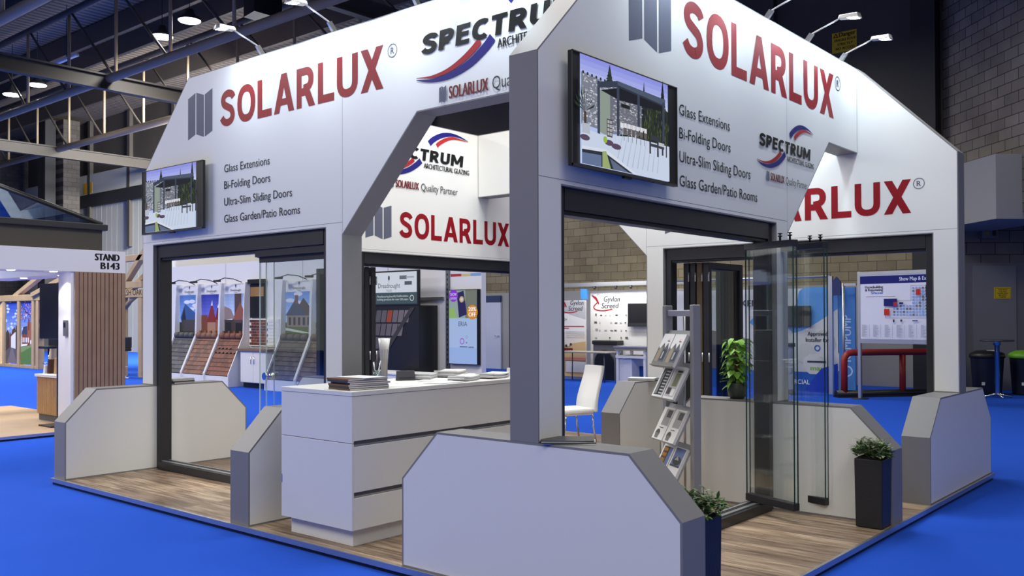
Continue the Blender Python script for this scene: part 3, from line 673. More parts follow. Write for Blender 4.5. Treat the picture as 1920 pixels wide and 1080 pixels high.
tv('B', .205, 1.362, 2.400, 3.053, .282, 1.245, 'television on the nearest lettered wall beside the grey post end, showing a terrace')
# ------------------------------------------------------------------ counter and what lies on it
CT = thing('reception_counter', 'white reception counter with grey grooves and recessed plinth', 'counter', (-2.93, -.906, 0))
def cb(name, a, b, m, bev=.002): return MB().box(a, b).build(name, m, CT, bev)
CL, CW = 2.0, .785
cb('worktop', (-.004, -.004, 1.02), (CL, CW, 1.05), WHITE); cb('plinth', (.05, .05, 0), (CL-.05, CW-.05, .118), WPAINT)
cb('carcass', (.02, .02, .118), (CL-.01, CW-.001, 1.02), mat('groove_grey', (.12, .12, .13), .5))
cb('end_panel', (0, 0, .118), (.018, CW, .70), WHITE); cb('end_panel', (0, 0, .704), (.018, CW, 1.018), WHITE)
for z0, z1 in ((.118, .335), (.372, .680), (.718, 1.018)): cb('front_panel', (.019, 0, z0), (CL, .019, z1), WHITE)
for z in (.335, .680): cb('grip_rail', (.019, .006, z+.004), (CL, .02, z+.012), ALU, 0)
cb('hinge_plate', (-.002, CW-.012, .36), (.004, CW-.002, .42), ALU, 0)
PAPER = mat('paper_white', (.72, .72, .72), .6); PGREY = mat('paper_grey', (.42, .42, .43), .6); BROWN = mat('brown_cover', lin(96, 66, 44), .6)
COVER = mat('dark_cover', lin(50, 50, 54), .4)
rn = random.Random(11)
def booklet(name, label, c, w_, d_, h, rz, cover, pages, group, cat='brochure', z=None):
    t = thing(name, label, cat, c, rz, group)
    MB().box((-w_/2, -d_/2, 0), (w_/2, d_/2, h*.12)).box((-w_/2, -d_/2, h*.88), (w_/2, d_/2, h)).box((-w_/2, -d_/2, h*.12), (-w_/2+.0015, d_/2, h*.88)).build('cover', cover, t)
    MB().box((-w_/2+.0015, -d_/2+.002, h*.12), (w_/2-.002, d_/2-.002, h*.88)).build('pages', pages, t)
    return t
cat_labels = ('bottom catalogue of the tall pile on the counter corner', 'second catalogue from the bottom of the pile on the counter corner', 'third catalogue up in the pile on the counter corner', 'fourth catalogue up in the pile on the counter corner', 'second catalogue from the top of the pile on the counter corner', 'top catalogue of the pile on the counter corner')
z = 1.0505
for i, lab in enumerate(cat_labels):
    booklet('catalogue', 'brown edged '+lab, (-2.70+rn.uniform(-.012, .012), -.71+rn.uniform(-.01, .01), z), .33, .26, .0125, R(-8+rn.uniform(-3, 3)), [BROWN, COVER, BROWN][i % 3], PAPER, 'catalogues piled on the counter corner', 'catalogue'); z += .0131
tag(MB().box((-.105, -.15, 0), (.105, .15, .0012)).build('leaflet', PAPER, None, 0, (-2.66, -.69, z)), 'white leaflet lying on top of the catalogue pile', 'leaflet', 'leaflets on the counter')
for i, (x, y, rz, lab) in enumerate(((-2.28, -.72, 10, 'nearest the catalogue pile'), (-2.08, -.66, -14, 'second from the catalogue pile'), (-1.92, -.76, 5, 'third from the catalogue pile'), (-1.78, -.55, 24, 'under the rolled papers'))):
    o = MB().box((-.15, -.105, 0), (.15, .105, .0012)).build('leaflet', PAPER, None, 0, (x, y, 1.0505+.0013*i)); o.rotation_euler.z = R(rz)
    tag(o, 'white leaflet spread on the counter, '+lab, 'leaflet', 'leaflets on the counter')
def magstack(c, n, w_, d_, hh, rz, what, where, sag=.008, group=None, mats=None):
    zz = c[2]
    for i in range(n):
        t = thing('magazine', f'{what}, {["lowest", "second from the bottom", "third from the bottom", "fourth from the bottom", "fifth from the bottom"][i] if i < n-1 else "topmost"} of the pile {where}', 'magazine', (c[0]+rn.uniform(-.006, .006), c[1]+rn.uniform(-.006, .006), zz), R(rz+rn.uniform(-3, 3)), group or 'magazines piled '+where)
        top = [];  N = 8
        m = MB()
        for k in range(N):
            x0, x1 = -w_/2+w_*k/N, -w_/2+w_*(k+1)/N; f = lambda x: sag*((2*x/w_)**2)
            m.prism([(x0, -d_/2, f(x0)), (x1, -d_/2, f(x1)), (x1, -d_/2, f(x1)+hh), (x0, -d_/2, f(x0)+hh)], [(x0, d_/2, f(x0)), (x1, d_/2, f(x1)), (x1, d_/2, f(x1)+hh), (x0, d_/2, f(x0)+hh)])
        m.build('pages', mats[i % len(mats)] if mats else (PGREY if i % 2 == 0 else PAPER), t); zz += hh+.0006
    return zz
magstack((-1.66, -.74, 1.0505), 4, .22, .16, .008, 12, 'grey and white magazine', 'at the counter front edge')
magstack((-1.30, -.72, 1.0505), 4, .24, .18, .009, 8, 'curling pale magazine', 'near the nearest white post')
magstack((-1.74, -.36, 1.0505), 3, .24, .18, .012, 30, 'pale grey magazine', 'in the middle of the counter')
magstack((-1.40, -.34, 1.0505), 4, .25, .19, .012, 20, 'thick grey magazine', 'at the back of the counter')
t = thing('card_box', 'small dark grey card box standing on the counter', 'box', (-1.93, -.36, 1.0505), R(-35)); MB().prism([(-.075, -.03, 0), (.075, -.03, 0), (.075, .03, 0), (-.075, .03, 0)], [(-.07, -.012, .075), (.07, -.012, .075), (.07, .022, .075), (-.07, .022, .075)]).build('box_body', mat('card_grey', lin(66, 64, 70), .6), t)
MB().box((-.06, -.031, .02), (.06, -.0245, .022)).build('seam', BLACK, t)
t = thing('pen_pot', 'small glass pot of pens at the back of the counter', 'pen pot', (-2.0, -.10, 1.0505)); MB().lathe([(.0, 0), (.03, 0), (.034, .07), (.031, .07), (.027, .006), (0, .006)], n=20).build('glass_pot', glass('pot_glass', (.8, .84, .86), .1), t)
for k in range(6):
    a = k*1.05; MB().tube([(.008*math.cos(a), .008*math.sin(a), .01), (.03*math.cos(a), .03*math.sin(a), .13+.004*k)], .0035, n=6).build('pen', [ALU, BLACK, WPAINT][k % 3], t)
t = thing('vase', 'tall pale ribbed vase on the low wall behind the counter', 'vase', (-.18, 1.85, .8575), 0)
vz = MB(); prof = [(.0, 0), (.032, 0), (.034, .16), (.05, .34), (.066, .46), (.062, .46), (.046, .34), (.03, .02), (0, .02)]; vz.lathe(prof, n=24); vz.build('vase_body', mat('frosted_vase', (.75, .76, .75), .25), t)
for k in range(12):
    a = k*math.pi/6; MB().tube([(.033*math.cos(a), .033*math.sin(a), .02), (.035*math.cos(a), .035*math.sin(a), .16), (.051*math.cos(a), .051*math.sin(a), .34)], .004, n=5).build('rib', ALU, t)

# brochures on the low walls
magstack((-2.86, -2.66, ZB+.0005), 4, .20, .29, .005, 38, 'dark covered brochure', 'beside the nearest white post', .0, None, [PAPER, COVER, PGREY, COVER])
magstack((1.62, -.32, ZB+.0005), 4, .21, .29, .006, 20, 'pale brochure', 'on the low wall behind the rack', .0)
magstack((-1.76, 3.335, ZB+.0005), 4, .26, .19, .012, 6, 'grey leaflet block', 'on the far left low wall', .0, None, [PGREY, COVER, PGREY])

# ------------------------------------------------------------------ brochure rack
r0 = Vector((-.51, -2.145, 0)); rw = Vector((.577, .817, 0)).normalized(); rnv = Vector((-rw.y, rw.x, 0))
RK = thing('brochure_rack', 'tall grey metal brochure rack with four sloping shelves', 'rack', r0, math.atan2(rw.y, rw.x))   # local x along the width, +y towards the front
WID = .52
for x in (0, WID): MB().box((x-.033, -.033, 0), (x+.033, .033, 1.64)).build('post', mat('rack_grey', (.30, .305, .32), .4, .3), RK, .006)
MB().box((.036, -.02, 1.55), (WID-.036, .02, 1.60)).build('top_bar', ALU, RK, .006); MB().box((.036, -.02, .05), (WID-.036, .02, .10)).build('bottom_bar', ALU, RK, .006)
MB().tube([(WID/2, -.03, .1), (WID/2, -.03, 1.55)], .011, n=8).build('back_tube', ALU, RK)
PLATE = mat('shelf_plate', (.34, .35, .37), .4, .3)
shelf_tops = (1.375, 1.115, .77, .47); DZ, DO = .235, .15
rot = Matrix.Rotation(math.atan2(rw.y, rw.x), 4, 'Z')
for zt in shelf_tops:
    a, b = (.04, .02, zt+.05), (WID-.04, .02, zt+.05); d = Vector((0, DO, -DZ))
    s = MB(); s.prism([(.04, .0, zt+.06), (WID-.04, .0, zt+.06), (WID-.04, DO, zt-DZ), (.04, DO, zt-DZ)], [(.04, -.006, zt+.055), (WID-.04, -.006, zt+.055), (WID-.04, DO-.006, zt-DZ-.005), (.04, DO-.006, zt-DZ-.005)])
    s.prism([(.04, DO, zt-DZ), (WID-.04, DO, zt-DZ), (WID-.04, DO+.035, zt-DZ+.02), (.04, DO+.035, zt-DZ+.02)], [(.04, DO, zt-DZ-.005), (WID-.04, DO, zt-DZ-.005), (WID-.04, DO+.036, zt-DZ+.015), (.04, DO+.036, zt-DZ+.015)])
    MB_ = s; MB_.build('sloping_shelf', PLATE, RK)
def cover_pic(p, w_, h, kind):
    if kind == 0:    # gabled house, white top with a red mark
        p.rect(0, 0, w_, h, lin(222, 224, 226)); p.add([(0, h*.12), (w_, h*.12), (w_, h*.5), (w_*.75, h*.72), (w_*.6, h*.55), (w_*.4, h*.72), (w_*.15, h*.52), (0, h*.6)], lin(92, 96, 104))
        p.add([(w_*.1, h*.12), (w_*.45, h*.12), (w_*.45, h*.5), (w_*.28, h*.62), (w_*.1, h*.45)], lin(150, 140, 122)); p.rect(w_*.55, h*.18, w_*.9, h*.5, lin(62, 66, 76)); p.rect(w_*.6, h*.22, w_*.72, h*.44, lin(168, 176, 190)); p.rect(0, 0, w_, h*.12, lin(120, 120, 118))
        p.add([(w_*.55, h*.80), (w_*.85, h*.86), (w_*.7, h*.82)], lin(190, 30, 40)); p.rect(w_*.62, h*.76, w_*.82, h*.785, lin(120, 30, 34))
    elif kind == 1:
        p.rect(0, 0, w_, h, lin(228, 229, 232)); p.rect(w_*.12, h*.08, w_*.88, h*.92, lin(52, 54, 58))
        for k in range(8): p.rect(w_*.5, h*(.12+.095*k), w_*.85, h*(.165+.095*k), lin(206, 208, 210))
        p.add([(w_*.16, h*.1), (w_*.42, h*.1), (w_*.42, h*.85), (w_*.16, h*.65)], lin(132, 136, 140))
    elif kind == 2:
        p.rect(0, 0, w_, h, lin(228, 229, 232)); p.rect(w_*.1, h*.08, w_*.9, h*.92, lin(190, 190, 192)); p.rect(w_*.35, h*.4, w_*.8, h*.8, lin(118, 124, 96)); p.rect(w_*.15, h*.15, w_*.5, h*.35, lin(70, 70, 74)); p.rect(w_*.55, h*.12, w_*.85, h*.32, lin(236, 236, 238)); p.rect(w_*.4, h*.82, w_*.85, h*.88, lin(60, 60, 64))
    elif kind == 3:
        p.rect(0, 0, w_, h, lin(214, 214, 212)); p.rect(w_*.3, h*.45, w_*.95, h*.95, lin(150, 150, 150)); p.rect(w_*.5, h*.7, w_*.9, h*.92, lin(70, 70, 72)); p.add(circle(w_*.35, h*.2, w_*.2, 12, h*.12), lin(72, 72, 72)); p.rect(w_*.2, h*.05, w_*.5, h*.2, lin(112, 112, 110)); p.rect(w_*.3, h*.36, w_*.7, h*.38, lin(60, 60, 62))
    elif kind == 4:
        p.rect(0, 0, w_, h, lin(226, 228, 230)); p.rect(w_*.1, h*.1, w_*.62, h*.92, lin(84, 70, 50)); p.rect(w_*.62, h*.1, w_*.9, h*.92, lin(96, 122, 176))
        for k in range(5): p.rect(w_*.15, h*(.14+.16*k), w_*.55, h*(.24+.16*k), lin(150+8*k, 120, 70-6*k))
    else:
        p.rect(0, 0, w_, h, lin(226, 228, 230)); p.rect(w_*.1, h*.45, w_*.95, h*.97, lin(96, 112, 160)); p.add(circle(w_*.55, h*.6, w_*.36, 12, h*.13), lin(48, 52, 46)); p.rect(w_*.1, h*.42, w_*.95, h*.47, lin(60, 60, 66)); p.add([(w_*.3, h*.62), (w_*.5, h*.75), (w_*.7, h*.62)], lin(150, 150, 156)); p.rect(w_*.1, h*.12, w_*.5, h*.15, lin(120, 120, 124))
sl = Vector((0, DO, -DZ-.06)).normalized(); snrm = Vector((0, DZ+.06, DO)).normalized()
for si, zt in enumerate(shelf_tops):
    for j in range(2):
        kind = [(0, 0), (2, 1), (3, 3), (5, 4)][si][j]
        lab = ('white topped brochure with a gabled house', 'pale brochure showing a glass facade', 'grey brochure showing an interior', 'brochure with a blue toned cover')[si]
        t = thing('brochure', lab+' on the '+('top', 'second', 'third', 'lowest')[si]+' rack shelf, '+('beside the nearer post', 'beside the further post')[j], 'brochure', (0, 0, 0), 0, 'brochures in the rack')
        bw, bh, bd = .20, .285, .024
        x0 = .052 + j*.216
        base = Vector((x0, DO, zt-DZ)) + snrm*.002                       # lower edge on the shelf
        up = -sl
        q = rot @ base
        t.location = r0 + q; t.rotation_euler = (0, 0, RK.rotation_euler.z)
        m = MB(); m.obox((0, 0, 0), (bw, 0, 0), tuple(up*bh), tuple(snrm*bd)); m.build('pages', PAPER, t)
        p = Pic(Vector((bw, 0, 0))+snrm*(bd+.0006), Vector((-1, 0, 0)), up, snrm); cover_pic(p, bw, bh, kind); p.build('cover', t, INK, .0004)

# ------------------------------------------------------------------ planters and pot plant
LEAFD = mat('dark_leaf', lin(70, 88, 48), .45, noise=.35, nscale=30); LEAFL = mat('pale_leaf', lin(136, 150, 110), .5, noise=.25, nscale=30); LEAFB = mat('bright_leaf', lin(132, 186, 70), .4, noise=.3, nscale=18); LEAFB2 = mat('deep_leaf', lin(72, 122, 44), .4, noise=.3, nscale=18)
def leaf(m, base, d, up, L, w_, mt, curl=.25, heart=False):
    d = Vector(d).normalized(); s = d.cross(Vector(up)); s = s.normalized() if s.length > 1e-4 else Vector((1, 0, 0)); n = s.cross(d).normalized(); base = Vector(base)
    prof = [(0, .06), (.2, .8), (.45, 1), (.75, .62), (1, .03)] if not heart else [(-.12, .55), (.08, .98), (.35, 1.0), (.7, .55), (1.0, .02)]
    rows = []
    for t_, k in prof:
        c = base+d*L*t_-n*curl*L*t_*t_; rows.append((c+s*w_/2*k+n*.06*w_, c, c-s*w_/2*k+n*.06*w_))
    for (a, b, c), (a2, b2, c2) in zip(rows, rows[1:]): m.face([a, b, b2, a2], mt, True); m.face([b, c, c2, b2], mt, True)
def planter(x, y, rz, s, h, label, seed):
    t = thing('planter', label, 'planter', (x, y, 0), R(rz), 'tall dark planters'); a, b = s*.47, s*.5
    POT = mat('planter_black', (.012, .012, .014), .5, bump=.15, bscale=60)
    m = MB()
    o = [(-1, -1), (1, -1), (1, 1), (-1, 1)]
    m.prism([(i*a, j*a, .004) for i, j in o], [(i*b, j*b, h) for i, j in o]); m.build('pot', POT, t, .008)
    MB().box((-b+.02, -b+.02, h), (b-.02, b-.02, h+.01)).build('soil', mat('soil', (.015, .011, .008), .95), t)
    f = MB(); r_ = random.Random(seed)
    for k in range(340):
        u, v = r_.uniform(-1, 1), r_.uniform(-1, 1); px_, py_ = u*b*1.15, v*b*1.15; ed = max(abs(u), abs(v)); z_ = h+.012+r_.uniform(.0, .095)*(1-.35*ed*ed)
        if ed > .8: z_ = h+r_.uniform(.015, .06)
        if x > -1 and px_ > .07: px_ = r_.uniform(-b, .07)
        a_ = r_.uniform(0, 6.28); el = r_.uniform(-.1, 1.0); dr = Vector((math.cos(a_)*math.cos(el)+u*.8, math.sin(a_)*math.cos(el)+v*.8, math.sin(el)))
        leaf(f, (px_, py_, z_), dr, (0, 0, 1), r_.uniform(.035, .06), r_.uniform(.018, .028), [LEAFD, LEAFD, LEAFL, LEAFB2, LEAFL][k % 5])
    for k in range(34):
        a_ = r_.uniform(0, 6.28); p0 = Vector((r_.uniform(-b, b)*.9, r_.uniform(-b, b)*.9, h+.04)); p1 = p0+Vector((math.cos(a_)*.06, math.sin(a_)*.06, r_.uniform(.03, .10)))
        f.tube([p0, p1], .0015, LEAFD, n=4)
        for q in range(5): leaf(f, p1-(p1-p0)*.2*q, (math.cos(a_+q*2), math.sin(a_+q*2), .5), (0, 0, 1), .045, .02, [LEAFD, LEAFL][q % 2])
    f.build('foliage', LEAFD, t); return t
planter(-.042, -3.348, 0, .205, .505, 'tall black square planter of leafy green at the right low wall', 4)
planter(-2.605, -3.302, 0, .205, .505, 'dark planter half hidden behind the large front low wall', 9)
t = thing('pot_plant', 'bright green climbing plant in a mottled dark pot on the low wall', 'plant', (.19, -2.15, ZB))
MB().lathe([(0, 0), (.055, 0), (.075, .03), (.082, .075), (.074, .125), (.070, .135), (.064, .135), (.066, .11), (0, .10)], n=28).build('pot', mat('mottled_pot', lin(62, 70, 62), .35, noise=.5, nscale=28), t)
MB().tube([(0, 0, .1), (0, 0, .44)], .02, n=10).build('moss_pole', mat('moss_pole', lin(92, 60, 40), .9, noise=.4, nscale=60), t)
f = MB(); r_ = random.Random(5)
for k in range(95):
    zz = .10+.37*(k/95)+r_.uniform(-.02, .02); a_ = k*2.4+r_.uniform(-.4, .4); rad = (.05+.04*math.sin(min(1, (zz-.08)/.2)*1.57))*r_.uniform(.6, 1.15)
    p0 = Vector((.018*math.cos(a_), .018*math.sin(a_), zz)); p1 = Vector((rad*math.cos(a_), rad*math.sin(a_), zz+.03)); f.tube([p0, p1], .002, LEAFB2, n=4, caps=False)
    leaf(f, p1, (math.cos(a_)*.75, math.sin(a_)*.75, r_.uniform(-.9, .25)), (0, 0, 1), r_.uniform(.06, .085), r_.uniform(.05, .068), [LEAFB, LEAFB, LEAFB2][k % 3], .35, True)
for k, (a_, zz) in enumerate(((.6, .47), (2.2, .48), (3.9, .46), (5.3, .49))): leaf(f, (.03*math.cos(a_), .03*math.sin(a_), zz), (math.cos(a_), math.sin(a_), .5), (0, 0, 1), .08, .06, LEAFB, .4, True)
f.build('foliage', LEAFB, t)

# ------------------------------------------------------------------ chairs
def chair(x, y, rz, label):
    t = thing('dining_chair', label, 'chair', (x, y, 0), rz, 'white high-backed chairs')       # faces local +x
    MB().box((-.20, -.21, .355), (.235, .21, .425)).build('seat', LEATHER, t, .025)
    prof = [(-.205, .37), (-.212, .49), (-.235, .59), (-.272, .71), (-.31, .83), (-.33, .935)]; prof = smooth(prof, 4); m = MB()
    for (x0, z0), (x1, z1) in zip(prof, prof[1:]):
        w0, w1 = .21-.03*max(0, (z0-.5)/.5), .21-.03*max(0, (z1-.5)/.5)
        m.v += [(x0, -w0, z0), (x0, w0, z0), (x0-.05, w0, z0), (x0-.05, -w0, z0), (x1, -w1, z1), (x1, w1, z1), (x1-.05, w1, z1), (x1-.05, -w1, z1)]; i = len(m.v)-8
        for q in ((0, 1, 5, 4), (1, 2, 6, 5), (2, 3, 7, 6), (3, 0, 4, 7)): m.f.append(tuple(i+k for k in q)); m.m.append(None); m.sm.append(True)
    x1, z1 = prof[-1]; m.face([(x1, -.18, z1), (x1, .18, z1), (x1-.05, .18, z1), (x1-.05, -.18, z1)]); x0, z0 = prof[0]; m.face([(x0, -.21, z0), (x0-.05, -.21, z0), (x0-.05, .21, z0), (x0, .21, z0)])
    m.build('backrest', LEATHER, t, .012)
    for sx, sy in ((1, 1), (1, -1), (-1, 1), (-1, -1)):
        xx = .20 if sx > 0 else -.19; MB().tube([(xx, sy*.18, .36), (xx+sx*.015, sy*.182, .2), (xx+sx*.05, sy*.185, .004)], .012, n=10).build('leg', CHROME, t)
    MB().box((-.19, -.19, .342), (.215, .19, .356)).build('seat_frame', CHROME, t, .004)
    return t
chair(2.23, 1.10, math.atan2(.34, -.944), 'white high-backed leather chair seen through the nearest doorway')
chair(1.27, 1.13, R(215), 'white leather chair whose back shows just above the counter')
# ------------------------------------------------------------------ neighbouring stand with a lantern roof (left)
WOODB = mat('light_laminate', lin(176, 146, 112), .5, noise=.18, nscale=2.5); SLAT = mat('walnut_slat', lin(150, 120, 96), .5, noise=.2, nscale=5); SLATO = mat('oak_slat', lin(186, 146, 98), .5, noise=.2, nscale=5)
t = thing('stand_platform', 'raised wooden platform of the neighbouring stand at the left edge', 'platform', (-3, 7.1, 0))
MB().box((-2.5, .02, -.03), (2.75, 4.5, 0)).build('plank_floor', WOODB, t); MB().box((-2.5, 0, -.034), (2.75, .02, .002)).build('edge_trim', ALU, t); MB().box((-2.5, .02, -.06), (2.74, 4.5, -.03)).build('recessed_base', BLACK, t)
K = thing('lantern_kiosk', 'white canopied kiosk with brown slatted wall and black glass roof lantern', 'kiosk', (0, 7.1, 0))
m = MB(); m.box((-5, 0, 2.19), (-.44, .5, 2.5)); m.box((-5, 3.6, 2.19), (-.44, 4.1, 2.5)); m.box((-.94, .5, 2.19), (-.44, 3.6, 2.5)); m.box((-5, .5, 2.19), (-4.5, 3.6, 2.5)); m.build('canopy', WPAINT, K, .003)
MB().box((-1.17, .012, .0), (-.44, .26, 2.189)).build('wall_core', WPAINT, K)
s = MB(); s.box((-1.045, .002, .0), (-.44, .012, 2.188), BLACK)
for k in range(12): s.box((-1.165+k*.0605+.06*0, -.012, .0), (-1.165+k*.0605+.05, .012, 2.188))
s.build('slat_cladding', SLAT, K)
MB().box((-1.21, .02, 0), (-1.172, .40, 2.189)).build('side_panel', WPAINT, K)
MB().box((-5, .3, 2.5), (-.64, .42, 2.81)).box((-.76, .42, 2.5), (-.64, 3.7, 2.81)).build('upstand', mat('upstand_brown', lin(62, 58, 54), .5), K)
MB().box((-5, .24, 2.81), (-.58, .5, 2.90)).box((-.84, .5, 2.81), (-.58, 3.7, 2.90)).build('eaves_frame', DARK, K, .01)
g = MB(); zc = .55*1.6
g.face([(-5, .3, 2.9), (-.64, .3, 2.9), (-2.24, 1.9, 2.9+zc), (-3.4, 1.9, 2.9+zc)]); g.face([(-.64, .3, 2.9), (-.64, 3.5, 2.9), (-2.24, 1.9, 2.9+zc)]); g.face([(-5, 3.5, 2.9), (-.64, 3.5, 2.9), (-2.24, 1.9, 2.9+zc), (-3.4, 1.9, 2.9+zc)])
g.build('lantern_glass', glass('tinted_glass', (.30, .36, .50), .05), K)
for a, b in (((-.64, .3, 2.9), (-2.24, 1.9, 2.9+zc)), ((-.64, 3.5, 2.9), (-2.24, 1.9, 2.9+zc)), ((-2.24, 1.9, 2.9+zc), (-4.5, 1.9, 2.9+zc))): MB().tube([a, b], .035, n=8).build('glazing_bar', DARK, K)
for x in (-2.24, -3.4): MB().tube([(x, .3, 2.9), (x, 1.9, 2.9+zc)], .02, n=6).build('glazing_bar', DARK, K)
DL = emis('downlight_glow', (1, .96, .86), 14)
for (x, y) in ((-1.95, .12), (-1.40, .12), (-2.3, 3.75), (-.80, 2.6), (-.78, 1.3)):
    MB().lathe([(0, -.006), (.04, -.005), (.05, .0), (.05, .006)], (x, y, 2.187), n=16).build('downlight', DL, K)
    d = bpy.data.lights.new('lamp_light', 'SPOT'); d.energy = 30; d.spot_size = R(110); d.shadow_soft_size = .05; d.color = (1, .95, .86); link(bpy.data.objects.new('lamp_light', d), K).location = (x, y, 2.16)
p = Pic((0, -.0012, 0), (1, 0, 0), (0, 0, 1), (0, -1, 0)); p.text('STAND', -.535, 2.362, .094, lin(24, 24, 28), .345, .075, 'r'); p.text('B143', -.535, 2.240, .094, lin(24, 24, 28), .265, .075, 'r'); p.build('lettering', K)
t = thing('wall_thermostat', 'small grey control box on the kiosk white side panel', 'control box', (-1.212, 7.24, 1.30)); MB().box((-.03, -.05, 0), (0, .05, .22)).build('housing', mat('control_grey', lin(120, 122, 126), .4, .4), t, .006); MB().box((-.034, -.03, .12), (-.03, .03, .19)).build('display', BLACK, t)
t = thing('slatted_counter', 'low counter clad in oak slats beside the kiosk wall', 'counter', (-.62, 8.15, 0))
MB().box((-.27, -.75, .0), (.27, .75, .10)).build('plinth', mat('plinth_grey', lin(96, 96, 98), .6), t); m = MB().box((-.275, -.77, .10), (.28, .77, .66), SLAT)
for k in range(36): m.box((-.295, -.77+k*.043, .10), (-.275, -.77+k*.043+.03, .66))
m.build('slat_cladding', SLATO, t); MB().box((-.32, -.80, .66), (.32, .80, .70)).build('worktop', WPAINT, t, .004)
for i, (x, y, w_, h, mm, lab) in enumerate(((-.74, 8.55, .16, .24, SLATO, 'pale timber sample block standing on the slatted counter'), (-.76, 8.78, .07, .22, mat('dark_timber', lin(70, 40, 24), .5), 'dark timber sample block standing on the slatted counter'), (-.78, 8.88, .06, .13, WPAINT, 'white sample card block on the slatted counter'))):
    o = MB().prism([(-.05, -w_/2, 0), (.05, -w_/2, 0), (.05, w_/2, 0), (-.05, w_/2, 0)], [(-.04, -w_/2, h), (.06, -w_/2, h), (.06, w_/2, h), (-.04, w_/2, h)]).build('sample_block', mm, None, .004, (x, y, .7005)); tag(o, lab, 'sample block', 'samples on the slatted counter')
t = thing('television', 'black tall screen mounted behind the kiosk white panel', 'television', (-1.10, 7.85, 1.25)); MB().box((-.05, -.35, 0), (.02, .42, .80)).build('case', BLACK, t, .006); MB().box((.02, -.05, .3), (.06, .05, .5)).build('wall_bracket', DARK, t); MB().box((.03, -.03, -1.25), (.06, .03, .4)).build('pole', DARK, t); MB().box((-.15, -.2, -1.2495), (.12, .2, -1.23)).build('base', DARK, t)

# ------------------------------------------------------------------ oak frame stand (far left)
OK_ = thing('oak_frame', 'green oak building frame with printed photo panels, far left', 'timber frame', (5.5, 22.5, -.06))
def oy(y): return y-22.5
for y in (27.55, 26.9, 25.72, 24.62, 24.30, 23.35, 22.4, 20.6, 18.95, 17.85): MB().box((-.1, oy(y)-.09, 0), (.1, oy(y)+.09, 2.16)).build('post', OAK, OK_, .01)
MB().box((-.11, oy(17.7), 2.16), (.11, oy(27.7), 2.36)).build('head_beam', OAK, OK_, .01); MB().box((-.08, oy(24.4), .0), (.08, oy(27.7), .10)).build('sole_beam', OAK, OK_, .01); MB().box((-.08, oy(17.8), 2.42), (.08, oy(19.0), 2.60)).build('tie_beam', OAK, OK_, .01)
def rafter(y0, z0, y1, z1, x=0): 
    d = Vector((0, y1-y0, z1-z0)); n = Vector((0, -d.z, d.y)).normalized()*.14
    MB().obox((x-.08, oy(y0), z0+.06), (.16, 0, 0), tuple(d), tuple(n)).build('rafter', OAK, OK_, .008)
rafter(26.2, 2.32, 23.9, 3.05); rafter(25.4, 2.32, 22.4, 3.3, .6); rafter(24.6, 2.34, 22.0, 2.9, -.1); rafter(19.0, 2.45, 17.5, 3.6); rafter(19.6, 2.36, 18.2, 3.0, .5); MB().box((-.08, oy(17.5), 3.15), (.08, oy(19.2), 3.32)).build('collar_beam', OAK, OK_, .01)
b = MB(); b.tube([(0, oy(24.22), 1.45), (0, oy(24.12), 1.75), (0, oy(23.9), 1.98), (0, oy(23.5), 2.15)], .07, n=6); b.build('curved_brace', mat('weathered_oak', lin(150, 136, 116), .7), OK_)
b = MB(); b.tube([(0, oy(18.8), 1.9), (0, oy(18.5), 2.1), (0, oy(18.0), 2.3)], .07, n=6); b.build('curved_brace', OAK, OK_)
rnd = random.Random(21)
